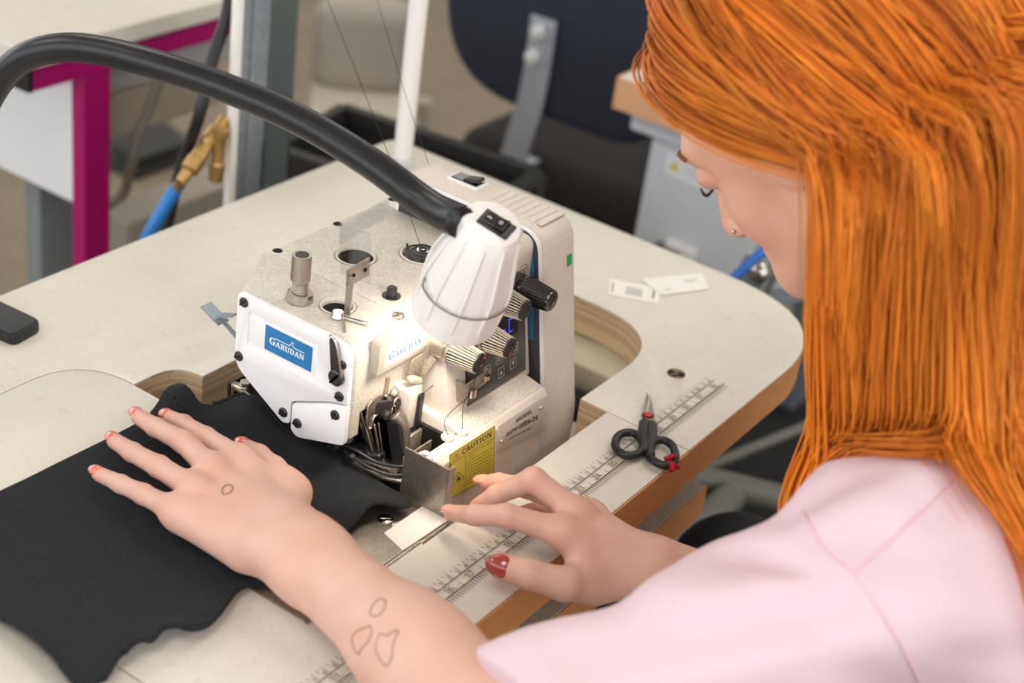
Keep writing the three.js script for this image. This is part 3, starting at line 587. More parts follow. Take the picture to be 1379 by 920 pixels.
  part(mac, 'front_name_print', sheet(V(lx0 + .008, .1225, lz + .0002), V(lx1 - .001, .1225, lz + .0002), V(lx1 - .001, .1035, lz + .0002), V(lx0 + .008, .1035, lz + .0002)), M({ roughness: .4, map: canvas(700, 240, (c) => { c.fillStyle = '#c3baae'; c.fillRect(0, 0, 700, 240); c.strokeStyle = '#d6cdc0'; c.lineWidth = 14; c.strokeRect(6, 6, 688, 228); garudan(c, 60, 180, 96, '#1879c4'); }) }), null, true);
  // thread tension knobs
  const knob = (x, y, body, tipc, red, z0 = -.13, z1 = -.088, k = 1) => {
    const p = V(x, y, z0), L = z1 - z0;
    const t = part(mac, 'tension_knob', fluted(V(x, y, z0 + L * .42), Zp, L * .58, .0118 * k, .0092 * k, 26, .0012), body);
    part(t, 'grip_core', gripCore(V(x, y, z0 + L * .42), Zp, L * .58, .0118 * k, .0092 * k, .0012), mt.grip);
    part(t, 'collar', lathe([[0, 0], [.0112 * k, 0], [.0112 * k, L * .3], [.0095 * k, L * .34], [.0095 * k, L * .42], [0, L * .42]], p, Zp), body === mt.gloss ? mt.gloss : mt.nickel);
    part(t, 'end_ring', lathe([[.0042, L - .002], [.0048, L + .0006], [.0082 * k, L + .0006], [.0088 * k, L - .001], [.0042, L - .001]], p, Zp), tipc);
    part(t, 'end_pin', lathe([[0, L - .0012], [.0036, L - .0012], [.0036, L - .003], [0, L - .003]], p, Zp), mt.dark);
    if (red) part(t, 'red_mark', lathe([[0, L + .0011], [.0013, L + .0009], [.0013, L], [0, L]], V(x + .0062 * Math.cos(red), y + .0062 * Math.sin(red), z0), Zp, 10), M({ color: hex('#c02a20') }));
  };
  mt.grip = M({ color: hex('#2e2822'), roughness: .5 });
  mt.ivory = M({ color: hex('#cfc4b2'), roughness: .32, metalness: .35 });
  knob(.031, .1025, mt.ivory, mt.black, .5); knob(.073, .0995, mt.ivory, mt.black, -1.4, -.122); knob(.0915, .1265, mt.ivory, mt.black, 0, -.124, -.09); knob(.125, .124, mt.gloss, mt.gloss, 0, -.13, -.086, 1.04);
  // thread guide bracket below the knobs, eyelets on the ledge
  const bk = V(.045, .066, -.118);
  const tg = part(mac, 'thread_guide', [box(bk.x - .006, bk.x - .0045, bk.y - .012, bk.y + .006, -.122, -.1), bar(V(bk.x - .005, bk.y, -.103), V(bk.x + .02, bk.y + .004, -.101), .0015, .012, Yv, .0006)], mt.steel);
  part(tg, 'eyelet', [lathe([[.0014, .002], [.003, .002], [.003, -.002], [.0014, -.002]], V(bk.x + .018, bk.y + .0045, -.1), Yv, 14), lathe([[0, .003], [.0036, .003], [.0036, -.004], [0, -.004]], V(bk.x, bk.y - .002, -.1), Yv, 14)], mt.chrome);
  // bed with slanted ledge
  part(mac, 'bed', [prismX([[-.2, -.09], [-.0805, -.09], [-.0795, .031, .0015], [-.084, .037, .0015], [-.105, .0392], [-.105, .042], [-.15, .046], [-.2, .046]], .02, .134, .0012), prismX([[-.093, -.09], [-.0805, -.09], [-.0795, .031, .0015], [-.084, .037, .0015], [-.093, .038]], -.0255, .0215, .0012)], mt.shell);
  part(mac, 'ledge_strip', prismX([[-.13, .036], [-.0865, .036], [-.0865, .0378, .0008], [-.104, .0415], [-.13, .043]], .0205, .1335, .0004), mt.casting);
  part(mac, 'bed_cavity', [box(-.031, .0195, -.05, -.004, -.2, -.093), box(.0165, .0198, -.004, .034, -.2, -.093)], mt.darksteel);
  for (const q of [[603, 588], [622, 580]]) { const v = oy(q[0], q[1], .04); part(mac, 'eyelet', lathe([[.001, .002], [.0046, .001], [.0054, 0], [.0054, -.002], [.001, -.002]], V(v.x, .0405, v.z), Yv, 20), M({ color: hex('#e8e6e2'), roughness: .35 })); }
  // caution sticker and model plate on the face of the bed
  const zb = -.0788, F4 = (a, b, c, d) => sheet(...[a, b, c, d].map((q) => { const v = oz(q[0], q[1], zb); return v; }));
  part(mac, 'caution_sticker', F4([605, 613], [667, 573], [665, 640], [608, 671]), M({ roughness: .45, map: canvas(512, 520, (c) => {
    c.fillStyle = '#e3d04a'; c.fillRect(0, 0, 512, 520); c.strokeStyle = c.fillStyle = '#26230f'; c.lineWidth = 5; c.strokeRect(4, 4, 504, 512);
    c.beginPath(); c.moveTo(0, 126); c.lineTo(512, 126); c.moveTo(165, 126); c.lineTo(165, 520); c.stroke();
    c.font = 'bold 84px sans-serif'; c.fillText('CAUTION', 132, 96, 340);
    const tri = (x, y, s) => { c.lineWidth = s * .09; c.beginPath(); c.moveTo(x, y - s); c.lineTo(x + s, y + s * .7); c.lineTo(x - s, y + s * .7); c.closePath(); c.stroke(); };
    tri(72, 76, 40); c.fillRect(69, 58, 6, 26); c.fillRect(69, 90, 6, 6); tri(84, 330, 66);
    c.beginPath(); c.arc(80, 318, 10, 0, 7); c.arc(92, 350, 17, 0, 7); c.fill(); c.fillRect(62, 338, 22, 22);
    for (let i = 0; i < 10; i++) { let x = 185; const y = 150 + i * 34; while (x < (i === 1 ? 280 : 480)) { const w = rnd(4, 20); c.fillRect(x, y, w, rnd(5, 9)); x += w + rnd(3, 7); } }
  }) }), null, true);
  const mp = part(mac, 'model_plate', (() => { const q = [[671, 573], [731, 534], [732, 580], [670, 611]].map(([x, y]) => oz(x, y, zb)); return prismZ(q.map((v) => [v.x, v.y, .001]), zb - .0004, zb + .0008, .0003); })(), M({ color: hex('#d9d0cb'), roughness: .35, metalness: .3 }));
  const up2 = (q) => { const v = oz(q[0], q[1], zb); v.z += .0012; return v; };
  part(mp, 'model_print', sheet(up2([673, 572]), up2([730, 535]), up2([731, 579]), up2([672, 609])), M({ transparent: true, roughness: .5, map: canvas(600, 380, (c) => {
    c.clearRect(0, 0, 600, 380); c.fillStyle = '#3b3734'; c.font = 'bold 74px sans-serif'; c.textAlign = 'center'; c.fillText('MODEL', 330, 110, 230); c.fillText('GOV-2004-24', 300, 215, 440); for (let i = 0; i < 26; i++) c.fillRect(110 + i * 12, 270, rnd(4, 10), 14);
  }) }), null, true);
  for (const q of [[674, 594], [727, 549]]) part(mp, 'rivet', new THREE.SphereGeometry(.0021, 12, 8).translate(...oz(q[0], q[1], zb).add(V(0, 0, .0008)).toArray()), mt.nickel);

  // tall drive cover at the right end, with dark side panel and blue stripe
  const prof = [[-.272, -.088, .02], [-.272, .166, .014], [-.119, .166, .02], [-.0905, .01, .02], [-.0845, -.02, .03], [-.088, -.088, .02]];
  const off = (o) => [[-.272 + o, -.088, .02], [-.272 + o, .166 - o, .012], [-.119 - o * .9, .166 - o, .018], [-.0905 - o, .01, .02], [-.0845 - o, -.02, .03], [-.088 - o, -.088, .02]];
  const dc = part(mac, 'drive_cover', prismX(prof, .1515, .2, .0028), mt.shell);
  part(mac, 'side_panel', prismX(off(.0045), .1492, .1514, .0005), mt.charcoal);
  part(mac, 'side_panel_rim', [prismX(off(.0015), .1503, .1516, .0003)], mt.white);
  const bs = [[-.1113, .066], [-.118, .11], [-.1228, .138], [-.127, .151], [-.138, .1568], [-.175, .157]].map(([z, y]) => [z - .0035, y]);
  const bp = bs.map(([z, y]) => V(.1487, y, z)), bg = []; const cb = curve(bp).getPoints(30);
  for (let i = 1; i < cb.length; i++) bg.push(bar(cb[i - 1], cb[i], .0075, .0012, Xn));
  part(mac, 'blue_stripe', bg, mt.blue);
  let gq = oz(767, 350, -.11); for (let i = 0; i < 4; i++) gq = oz(767, 350, -.119 + (.166 - gq.y) * .1827 + .0004);
  part(mac, 'green_sticker', obox(gq, Xp, V(0, .9837, -.18), V(0, .18, .9837), .0034, .005, .0003), M({ color: hex('#2fa45a') }));
  // switch and vent slats on its top
  const sw = V(.181, .166, -.219);
  const swp = part(mac, 'power_switch', box(sw.x - .0095, sw.x + .0095, .1655, .1682, sw.z - .0165, sw.z + .0165, .001), mt.white);
  part(swp, 'rocker', [box(sw.x - .007, sw.x + .007, .168, .1692, sw.z - .0135, sw.z + .0135, .0005), obox(V(sw.x, .1705, sw.z + .006), Xp, V(0, .97, -.25), V(0, .25, .97), .0055, .0018, .008, .001)], mt.gloss);
  for (let i = 0; i < 8; i++) part(dc, 'vent_slat', box(.16, .1965, .1655, .1668, -.19 + i * .0082, -.1835 + i * .0082, .0005), mt.shell);

  // cloth plate, tape, guards round the foot
  part(mac, 'cloth_plate', [slab([[-.069, -.0575, .002], [-.0345, -.0575, .001], [-.0345, -.13], [.0, -.13], [.0, -.2], [-.069, -.2]], -.012, -.0006, .0004), tube([V(-.069, -.0035, -.0565), V(-.0345, -.0035, -.0565)], .003, 2, 12)], mt.steel);
  part(mac, 'front_plate', [slab([[-.2, -.0575, .002], [-.07, -.0575], [-.07, -.2], [-.2, -.2]], .0003, .0014, .0004), tube([V(-.2, -.0022, -.0562), V(-.0705, -.0022, -.0562)], .0032, 2, 12)], mt.steel);
  const tp = [[604, 700], [573, 679], [517, 718], [542, 742]].map(([x, y]) => oy(x, y, .0012));
  part(mac, 'white_tape', [slab(tp.map((v) => [v.x, v.z]), -.0002, .0016, .0004), bar(V(tp[0].x, -.0035, -.0532), V(tp[3].x, -.0035, -.0532), .0012, .0085, Zp, .0004)], mt.tape);
  const gs = part(mac, 'steel_guard', [box(-.0345, -.0331, -.001, .0465, -.104, -.0605, .0004), box(-.0345, -.0262, -.001, .0465, -.0618, -.0602, .0004)], mt.steel);
  part(mac, 'inner_guard', [box(-.024, .012, -.003, .028, -.112, -.1105, .0004), box(-.0335, -.012, -.003, .02, -.1, -.0985, .0004)], mt.dull);
  part(mac, 'guard_corner', [box(-.0318, -.0262, -.002, .045, -.094, -.081, .002), lathe([[0, .002], [.003, .0016], [.003, 0], [0, 0]], V(-.029, .045, -.088), Yv, 12)], mt.shell);
  { const v = oy(519, 699, .0014); part(mac, 'plate_screw', [lathe([[0, .0008], [.0042, .0012], [.0052, .0008], [.006, .0002], [.0062, 0], [0, 0]], v, Yv, 24), obox(v.clone().add(V(0, .0011, 0)), V(.7, 0, .7).normalize(), Yv, V(-.7, 0, .7).normalize(), .0045, .0003, .0007)], mt.chrome); }
  // open silver frame behind, at cloth level
  const fx = -.0385;
  part(mac, 'rear_frame', prismX([[-.284, .003, .002], [-.284, .0245, .002], [-.268, .0245, .002], [-.205, .012, .002], [-.196, .001, .002]], fx, fx + .006, .0006, [[[-.279, .0085, .003], [-.279, .0195, .003], [-.261, .0185, .003], [-.261, .0085, .003]], [[-.256, .0085, .004], [-.256, .0175, .004], [-.228, .012, .003], [-.228, .007, .003]]]), mt.chrome);
  part(mac, 'rear_frame_block', [box(fx + .008, fx + .03, -.03, .018, -.283, -.2, .002), box(fx - .001, fx + .02, .0, .0245, -.2855, -.283, .0005)], mt.darksteel);
  part(mac, 'rear_frame_knob', lathe([[0, .0055], [.0045, .005], [.0048, 0], [0, 0]], V(fx + .006, .0235, -.272), Yv, 18), mt.nickel);
  // needle, presser foot and its spring wire
  const foot = part(mac, 'presser_foot', [slab([[-.0415, -.176, .002], [-.021, -.178, .002], [-.0195, -.118, .003], [-.0225, -.102, .002], [-.032, -.102, .002], [-.0395, -.118, .003]], .0105, .0128, .0006), bar(V(-.0325, .014, -.115), V(-.0225, .014, -.113), .004, .0025, Yv, .0006), bar(V(-.034, .0135, -.152), V(-.03, .016, -.118), .0035, .0015, Yv, .0006)], mt.steel);
  part(foot, 'spring_wire', tube([V(-.041, .024, -.164), V(-.041, .026, -.15), V(-.036, .021, -.128), V(-.03, .022, -.112), V(-.026, .022, -.107), V(-.0265, .017, -.106), V(-.033, .015, -.112), V(-.041, .017, -.13), V(-.0425, .021, -.152)], .0014, 60, 8), mt.darksteel);
  part(foot, 'foot_screw', [lathe([[0, .005], [.0045, .005], [.0055, 0], [0, 0]], V(-.0425, .022, -.166), Xn, 18), ], mt.darksteel);
  part(foot, 'foot_screw', lathe([[0, .004], [.0036, .004], [.0042, 0], [0, 0]], V(-.0425, .019, -.148), Xn, 18), mt.darksteel); part(foot, 'foot_screw', lathe([[0, .004], [.003, .003], [.0036, 0], [0, 0]], V(-.027, .0145, -.11), Yv, 16), mt.darksteel);
  part(mac, 'presser_arm', [bar(V(-.028, .016, -.165), V(-.03, .05, -.175), .012, .02, Xp, .003), bar(V(-.028, .016, -.17), V(-.026, .02, -.13), .01, .007, Yv, .002)], mt.darksteel);
  part(mac, 'needle_clamp', [bar(V(-.036, .062, -.15), V(-.029, .02, -.138), .007, .006, Xp, .0015), tube([V(-.031, .05, -.138), V(-.026, .013, -.1305)], .0011, 6, 8), tube([V(-.027, .05, -.137), V(-.0235, .013, -.13)], .0009, 6, 8)], mt.chrome);
  part(mac, 'clamp_screw', [lathe([[0, .012], [.0055, .012], [.0065, .009], [.0065, .003], [.005, .002], [.005, 0], [0, 0]], V(-.044, .043, -.163), Xn, 20), lathe([[0, .004], [.0045, .004], [.005, 0], [0, 0]], V(-.043, .036, -.155), V(-.5, 0, .9), 18)], M({ color: hex('#a9b4b4'), metalness: .85, roughness: .25 }));
  // worn bright looper arm
  part(mac, 'looper_arm', [bar(V(-.012, .052, -.15), V(.012, .05, -.132), .018, .013, Zp, .004), tube([V(-.012, .053, -.134), V(-.0085, .045, -.127), V(-.0085, .028, -.123), V(-.0125, .012, -.119), V(-.016, .006, -.115)], (s) => mix(.0062, .0028, s), 30, 12)], mt.steel);
  part(mac, 'looper_blade', bar(V(-.0175, .05, -.13), V(-.019, .01, -.117), .0022, .013, Zp, .001), mt.darksteel);
  part(mac, 'link_block', [bar(V(-.03, .062, -.147), V(-.01, .06, -.14), .014, .014, Yv, .003), lathe([[0, .006], [.003, .006], [.0045, .004], [.0045, 0], [0, 0]], V(-.02, .055, -.138), Zp, 18)], mt.darksteel);
  // loop guard, take-up link and white thread guard
  const lp = [[495, 578], [497, 545], [503, 539], [516, 533], [520, 536], [516, 553], [504, 562], [499, 577]].map(([x, y]) => oz(x, y, -.139));
  part(mac, 'wire_loop', tube(lp, .0009, 60, 8, true), mt.chrome);
  part(mac, 'loop_plate', prismZ(lp.map((v) => [v.x, v.y]), -.1405, -.1395), mt.nickel);
  const tq = (x, y, z = -.135) => oz(x, y, z);
  part(mac, 'take_up_link', [tube([tq(527, 552), tq(531, 541), tq(537, 535), tq(540, 545), tq(538, 570), tq(533, 581), tq(527, 583), tq(526, 565)], .0012, 50, 8, true), tube([tq(519, 532, -.138), tq(532, 547), tq(534, 548)], .0015, 12, 8), tube([tq(521, 537, -.138), tq(529, 547)], .0016, 12, 8)], mt.chrome);
  part(mac, 'link_slot', bar(tq(528, 580), tq(535, 540), .006, .0035, Zp, .001), mt.darksteel);
  part(mac, 'link_hub', lathe([[0, .004], [.004, .004], [.0062, .001], [.0062, -.004], [0, -.004]], tq(531, 530, -.141), Zp, 20), mt.nickel);
  part(mac, 'slotted_rail', bar(tq(519, 531, -.141), tq(523, 508, -.141), .004, .0022, Zp, .0006), mt.dull);
  const tb = (x, y) => oz(x, y, -.126);
  part(mac, 'thread_guard_block', prismZ([[-.002, .031, .002], [-.0035, .073, .004], [.0145, .074, .004], [.0145, .034, .002]], -.145, -.127, .002), mt.shell);
  part(mac, 'thread_guard_clip', [bar(V(.0095, .037, -.125), V(.0105, .066, -.125), .003, .006, Xp, .001), bar(V(-.003, .0345, -.1265), V(.016, .0335, -.1265), .002, .004, Yv, .0008)], mt.darksteel);
  part(mac, 'lower_post', prismZ([[.0, -.002, .001], [-.001, .03, .002], [.0165, .031, .002], [.0165, -.002, .001]], -.14, -.1235, .0016), mt.dull);
  part(mac, 'side_plate', prismZ([[.02, .0, .002], [.0205, .036, .002], [.0365, .0445, .003], [.0365, .014, .003], [.03, 0, .003]], -.124, -.118, .001), mt.shell);
  part(mac, 'side_plate_boss', [prismZ([[.0235, .012, .002], [.0235, .03, .002], [.0325, .036, .002], [.0325, .014, .002]], -.1185, -.1165, .0008)], mt.ivory);
  // silver thread bracket beside the front label
  part(mac, 'side_bracket', [prismZ([[.002, .083, .002], [.004, .096, .002], [.0205, .097, .002], [.0205, .0745, .003], [.0165, .0745, .002], [.0165, .087, .003]], -.1345, -.133, .0004), bar(V(.0185, .075, -.1335), V(.021, .095, -.125), .002, .006, Zp)], mt.dull);
  part(mac, 'thread_tube', tube([tq(549, 513, -.132), tq(553, 511, -.131), tq(565, 513, -.13)], .0034, 8, 12), mt.ivory);
}

// ------------------------------------------------------------------ the sewing lamp on its gooseneck
{
  const a = V(.168, -.925, -.331).normalize(), B = V(-.0105, .1635, -.0905), L = .1, rB = .0335, rT = .0225;
  const Tp = B.clone().addScaledVector(a, -L), up = a.clone().negate();
  const base = V(-.24, 0, -.5);
  const t = thing('sewing_lamp', 'white ribbed lamp head on a thick black gooseneck shining on the needle', 'lamp', [base.x, 0, base.z]);
  const head = part(t, 'lamp_head', lathe([[rB - .0022, .004], [rB - .0012, 0], [rB, .001], [rB, .012], [rB - .001, .03], [rB - .0016, .045], [rT + .003, L - .02], [rT + .0012, L - .006], [rT - .0012, L - .0012], [rT - .004, L], [0, L], [0, L - .003], [rT - .004, L - .003], [rT, L - .02], [rB - .004, .045], [rB - .0022, .004]], B, up, 64), mt.plastic);
  const x0 = V(0, 0, 1).cross(up).normalize(), z0 = x0.clone().cross(up);
  const rad = (k) => x0.clone().multiplyScalar(Math.cos(k)).addScaledVector(z0, Math.sin(k));
  for (let i = 0; i < 10; i++) {
    const r = rad(i / 10 * Math.PI * 2 + .12);
    const p = (y, R) => B.clone().addScaledVector(up, y).addScaledVector(r, R);
    part(head, 'rib', tube([p(.012, rB - .0004), p(.03, rB - .0002), p(.045, rB - .0004), p(L - .02, rT + .0034), p(L - .006, rT + .0012)], .0013, 16, 8), mt.plastic);
  }
  mt.wire = M({ color: hex('#8d8982'), metalness: .6, roughness: .35 });
  const tc = CP.clone().sub(B), ka = Math.atan2(tc.dot(z0), tc.dot(x0)), hp = [];
  const sg = rad(ka + 1).dot(CR) > rad(ka).dot(CR) ? 1 : -1;
  for (let i = 0; i <= 24; i++) hp.push(B.clone().addScaledVector(up, .034).addScaledVector(rad(ka + sg * mix(-.95, 1.5, i / 24)), rB + .0012));
  hp.unshift(hp[0].clone().addScaledVector(up, .0035).addScaledVector(rad(ka + sg * -.8), .0004));
  hp.unshift(hp[0].clone().addScaledVector(rad(ka), -.006));
  part(head, 'wire_clip', tube(hp, .0008, 60, 8), mt.wire);
  // rocker switch in the top, long way down to the right
  const onTop = (x, y) => at(x, y, Tp.clone().sub(CP).dot(up) / ray(x, y).dot(up)), sx = onTop(690, 313).sub(onTop(660, 294)).normalize(), sz = sx.clone().cross(up), sc = Tp.clone().addScaledVector(sx, .0035);
  const sB = part(head, 'switch_frame', obox(sc, sx, up, sz, .0125, .0016, .0083, .0006), mt.black);
  part(sB, 'rocker', [obox(sc.clone().addScaledVector(up, .0016).addScaledVector(sx, -.004), sx.clone().addScaledVector(up, .06).normalize(), up.clone().addScaledVector(sx, -.06).normalize(), sz, .0058, .0014, .0058, .0006), obox(sc.clone().addScaledVector(up, .0024).addScaledVector(sx, .0035), sx.clone().addScaledVector(up, .24).normalize(), up.clone().addScaledVector(sx, -.24).normalize(), sz, .0045, .002, .0058, .0008)], mt.gloss);
  mt.markings = M({ color: hex('#e6e4df'), roughness: .6 });
  const mu = up.clone().addScaledVector(sx, -.24).normalize(), mx = sx.clone().addScaledVector(up, .24).normalize();
  part(sB, 'on_mark', obox(sc.clone().addScaledVector(up, .0031).addScaledVector(sx, -.0065), sx, up, sz, .0018, .0002, .0004), mt.markings);
  part(sB, 'off_mark', new THREE.TorusGeometry(.0013, .0003, 6, 20).rotateX(Math.PI / 2).applyMatrix4(new THREE.Matrix4().makeBasis(mx, mu, sz).setPosition(sc.clone().addScaledVector(up, .0045).addScaledVector(sx, .0026))), mt.markings);
  // the lit disc inside, and its light
  mt.led = M({ color: 0xffffff, emissive: hex('#fff4e0'), emissiveIntensity: 10 });
  part(head, 'led_disc', lathe([[0, .018], [rB - .006, .018], [rB - .006, .02], [0, .02]], B, up, 40), mt.led);
  const s = new THREE.SpotLight(0xfff0da, LAMP, 0, .98, .9, 2), sp = B.clone().addScaledVector(up, .015);
  s.position.set(sp.x, sp.y + T, sp.z); s.target.position.set(sp.x + a.x, sp.y + T + a.y, sp.z + a.z); s.castShadow = true; s.shadow.radius = 1.1; scene.add(s, s.target);
  // gooseneck
  const g = [[622, 300, 1.115], [600, 291, 1.13], [565, 268, 1.15], [500, 220, 1.17], [400, 160, 1.2], [300, 117, 1.22], [210, 87, 1.235], [140, 69, 1.25], [85, 64, 1.26], [38, 75, 1.27], [3, 104, 1.285], [-22, 145, 1.3], [-48, 215, 1.32]].map((q) => at(...q));
  g.push(V(base.x, .1, base.z), V(base.x, .02, base.z));
  part(t, 'gooseneck', tube(g, .0117, 160, 18), mt.rubber);
  part(t, 'clamp', [cyl(base, base.clone().add(V(0, .035, 0)), .019, .016), box(base.x - .03, base.x + .03, 0, .006, base.z - .03, base.z + .03, .002)], mt.black);
}
// threads running down to the machine
{
  const th = (px, label, r = .00028) => solo('sewing_thread', tube(px.map((q) => q.isVector3 ? q : at(...q)), r, 30, 5), mt.thread, label, 'thread', 'threads from the thread stand');
  th([[437, -10, 1.5], [520, 200, 1.43], [545, 270, 1.37], [578, 365, 1.28]], 'dark sewing thread passing behind the gooseneck down to the oil window', .0003);
  th([[505, -10, 1.55], [530, 75, 1.52], [563, 180, 1.47], [590, 255, 1.42]], 'dark sewing thread crossing in front of the white stand rod', .00026);
  const e1 = oy(603, 586, .042), e2 = oy(622, 578, .042);
  th([e1, V(e1.x + .001, .052, -.1), V(.045, .065, -.1), V(.05, .08, -.102), V(.045, .098, -.1)], 'dark thread rising from the near white eyelet through the steel guide', .0003);
  th([e2, V(e2.x + .012, .06, -.1), V(.063, .071, -.1), V(.068, .09, -.103)], 'dark thread rising from the far white eyelet beside the display', .0003);
  th([oz(566, 533, -.128), oz(600, 505, -.125), oz(616, 492, -.12)], 'dark thread slanting from the thread guard up to the first knob', .0003);
}

// ------------------------------------------------------------------ the black fabric
{
  const E = [[-120, 715], [0, 662], [75, 625], [150, 588], [205, 556], [228, 534], [240, 529], [252, 541], [272, 556], [296, 556], [318, 549], [345, 551], [372, 573], [398, 590], [430, 600], [470, 622], [520, 655], [556, 678], [548, 690], [505, 697], [480, 714], [455, 730], [400, 775], [371, 785], [342, 788], [322, 798], [308, 818], [292, 842], [272, 858], [252, 862], [236, 857], [223, 859], [204, 880], [188, 877], [164, 900], [142, 928], [105, 930], [70, 893], [30, 858], [0, 838], [-60, 800], [-130, 760]];
  const P2 = E.map(([x, y]) => oy(x, y, .006)).map((v) => [v.x, v.z]);
  const S = outline(P2).getPoints(1), pts = new THREE.CatmullRomCurve3(P2.map(([x, z]) => V(x, 0, z)), true, 'centripetal').getPoints(260);
  const N = pts.length - 1;
  const sd = (x, z) => { let d = 1e9, s = 1; for (let i = 0, j = N - 1; i < N; j = i++) { const a = pts[i], b = pts[j], ex = b.x - a.x, ez = b.z - a.z, wx = x - a.x, wz = z - a.z, t = clamp((wx * ex + wz * ez) / (ex * ex + ez * ez + 1e-12)); d = Math.min(d, (wx - ex * t) ** 2 + (wz - ez * t) ** 2); const c1 = z >= a.z, c2 = z < b.z, c3 = ex * wz > ez * wx; if ((c1 && c2 && c3) || (!c1 && !c2 && !c3)) s = -s; } return s * Math.sqrt(d); };
  const wave = [[oy(243, 540, .01), .016, .022], [oy(345, 560, .01), .016, .035], [oy(300, 835, .01), .006, .03], [oy(236, 868, .01), .008, .02], [oy(160, 890, .01), .008, .035], [oy(40, 860, .01), .006, .04], [oy(500, 690, .01), .012, .025], [oy(440, 610, .01), .006, .03]];
  const ht = (x, z) => { let h = .0012 + .0012 * noise.noise(x * 14, z * 14, 3) + .0008; for (const [c, a, r] of wave) h += a * Math.exp(-((x - c.x) ** 2 + (z - c.z) ** 2) / r / r); return h; };
  // height and distance maps first, so that the field is cheap
  const lo = V(-.47, -.001, -.36), hi = V(.02, .03, .02), hs = .004, gx = Math.ceil((hi.x - lo.x) / hs) + 2, gz = Math.ceil((hi.z - lo.z) / hs) + 2, D = new Float32Array(gx * gz), Hh = new Float32Array(gx * gz);
  for (let k = 0; k < gz; k++) for (let i = 0; i < gx; i++) { const x = lo.x + i * hs, z = lo.z + k * hs; D[k * gx + i] = sd(x, z); Hh[k * gx + i] = ht(x, z); }
  const bil = (A, x, z) => { const u = clamp((x - lo.x) / hs, 0, gx - 1.001), v = clamp((z - lo.z) / hs, 0, gz - 1.001), i = u | 0, k = v | 0, f = u - i, g = v - k; return mix(mix(A[k * gx + i], A[k * gx + i + 1], f), mix(A[(k + 1) * gx + i], A[(k + 1) * gx + i + 1], f), g); };
  const layer = (dy, inset, th) => (x, y, z) => { const d = bil(D, x, z) + inset, h = bil(Hh, x, z); return smax(d, Math.abs(y - (h + dy)) - th, .003); };
  const top = layer(.0042, 0, .0021), low = layer(.0004, .004, .0019);
  const t = thing('black_fabric', 'black jersey sleeve piece lying doubled under the left hand and fed to the needle', 'fabric', [-.2, 0, -.15]);
  part(t, 'upper_layer', skin(top, lo, hi, .0026), mt.fabric);
  part(t, 'lower_layer', skin(low, lo, hi, .004), mt.fabric);
  const along = (i0, i1, inset, dy) => { const o = []; for (let i = i0; i <= i1; i += 2) { const p = pts[(i + N) % N], e = .002, nx = sd(p.x + e, p.z) - sd(p.x - e, p.z), nz = sd(p.x, p.z + e) - sd(p.x, p.z - e), l = Math.hypot(nx, nz) || 1, x = p.x - nx / l * inset, z = p.z - nz / l * inset; o.push(V(x, bil(Hh, x, z) + dy, z)); } return o; };
  const per = N / E.length, at2 = (k) => Math.round(k * per);
  part(t, 'overlock_seam', tube(along(at2(22.5), at2(34), .0016, .0046), .0026, 200, 8), mt.fabric);
  part(t, 'overlock_seam', tube(along(at2(8.5), at2(14), .0018, .0058), .0023, 120, 8), mt.fabric);
  part(t, 'overlock_seam', tube(along(at2(35.2), at2(39.8), .0015, .0044), .0026, 120, 8), mt.fabric);
  const st = []; const sl = curve(along(at2(8.5), at2(14), .007, .0066)).getSpacedPoints(110);
  for (let i = 0; i < sl.length - 1; i++) st.push(bar(sl[i], sl[i].clone().lerp(sl[i + 1], .6).add(V(0, .0002, 0)), .0006, .0005));
  tag(part(t, 'stitches', st, M({ color: hex('#3a4047'), roughness: .8 })), null, null, null, 'stuff');
}

// ------------------------------------------------------------------ behind the table
{
  mt.magenta = M({ color: hex('#a3005f'), roughness: .4 });
  mt.greypaint = M({ color: hex('#c6cbd2'), roughness: .5 });
  const t = thing('work_table', 'pale work table on a magenta steel frame behind the sewing table', 'table', [.5, -T, -1.2]);
  part(t, 'table_top', box(.3, .74, .012, .037, -1.75, -.93, .003), mt.laminate);
  part(t, 'frame_rail', box(.312, .73, -.018, .01, -.965, -.935, .002), mt.magenta);
  part(t, 'end_cap', box(.305, .3125, -.018, .01, -.966, -.934, .001), mt.black);
  part(t, 'leg', box(.393, .437, -T, -.018, -.96, -.937, .002), mt.magenta);
  part(t, 'leg', box(.393, .437, -T, .012, -1.7, -1.675, .002), mt.magenta);
  part(t, 'end_panel', box(.397, .405, -.2, .011, -1.62, -.962, .001), M({ color: hex('#e3e4e6'), roughness: .5 }));
  part(t, 'back_panel', box(.406, .73, -.085, .011, -1.03, -1.0, .002), M({ color: hex('#b9b7b3'), roughness: .5 }));
  part(t, 'lower_shelf', box(.406, .73, -.17, -.085, -1.06, -1.03, .002), M({ color: hex('#b3a792'), roughness: .6 }));
  { const q = at(67, 290, 2.2); q.y = 0; part(t, 'support_post', box(q.x - .03, q.x + .035, -T, -.12, q.z - .015, q.z + .015, .003), M({ color: hex('#7d8686'), roughness: .55 })); }
}
{
  const q = oy(196, 214, -T), t = thing('foot_pedal', 'black foot pedal lying on the floor behind the magenta leg', 'pedal', [q.x, -T, q.z]);
  part(t, 'base_plate', box(q.x - .1, q.x + .1, -T, -T + .02, q.z - .07, q.z + .07, .006), mt.black);
  part(t, 'treadle', obox(V(q.x, -T + .05, q.z), Xaxis, V(0, .97, .24), V(0, -.24, .97), .08, .008, .06, .005), mt.charcoal);
}
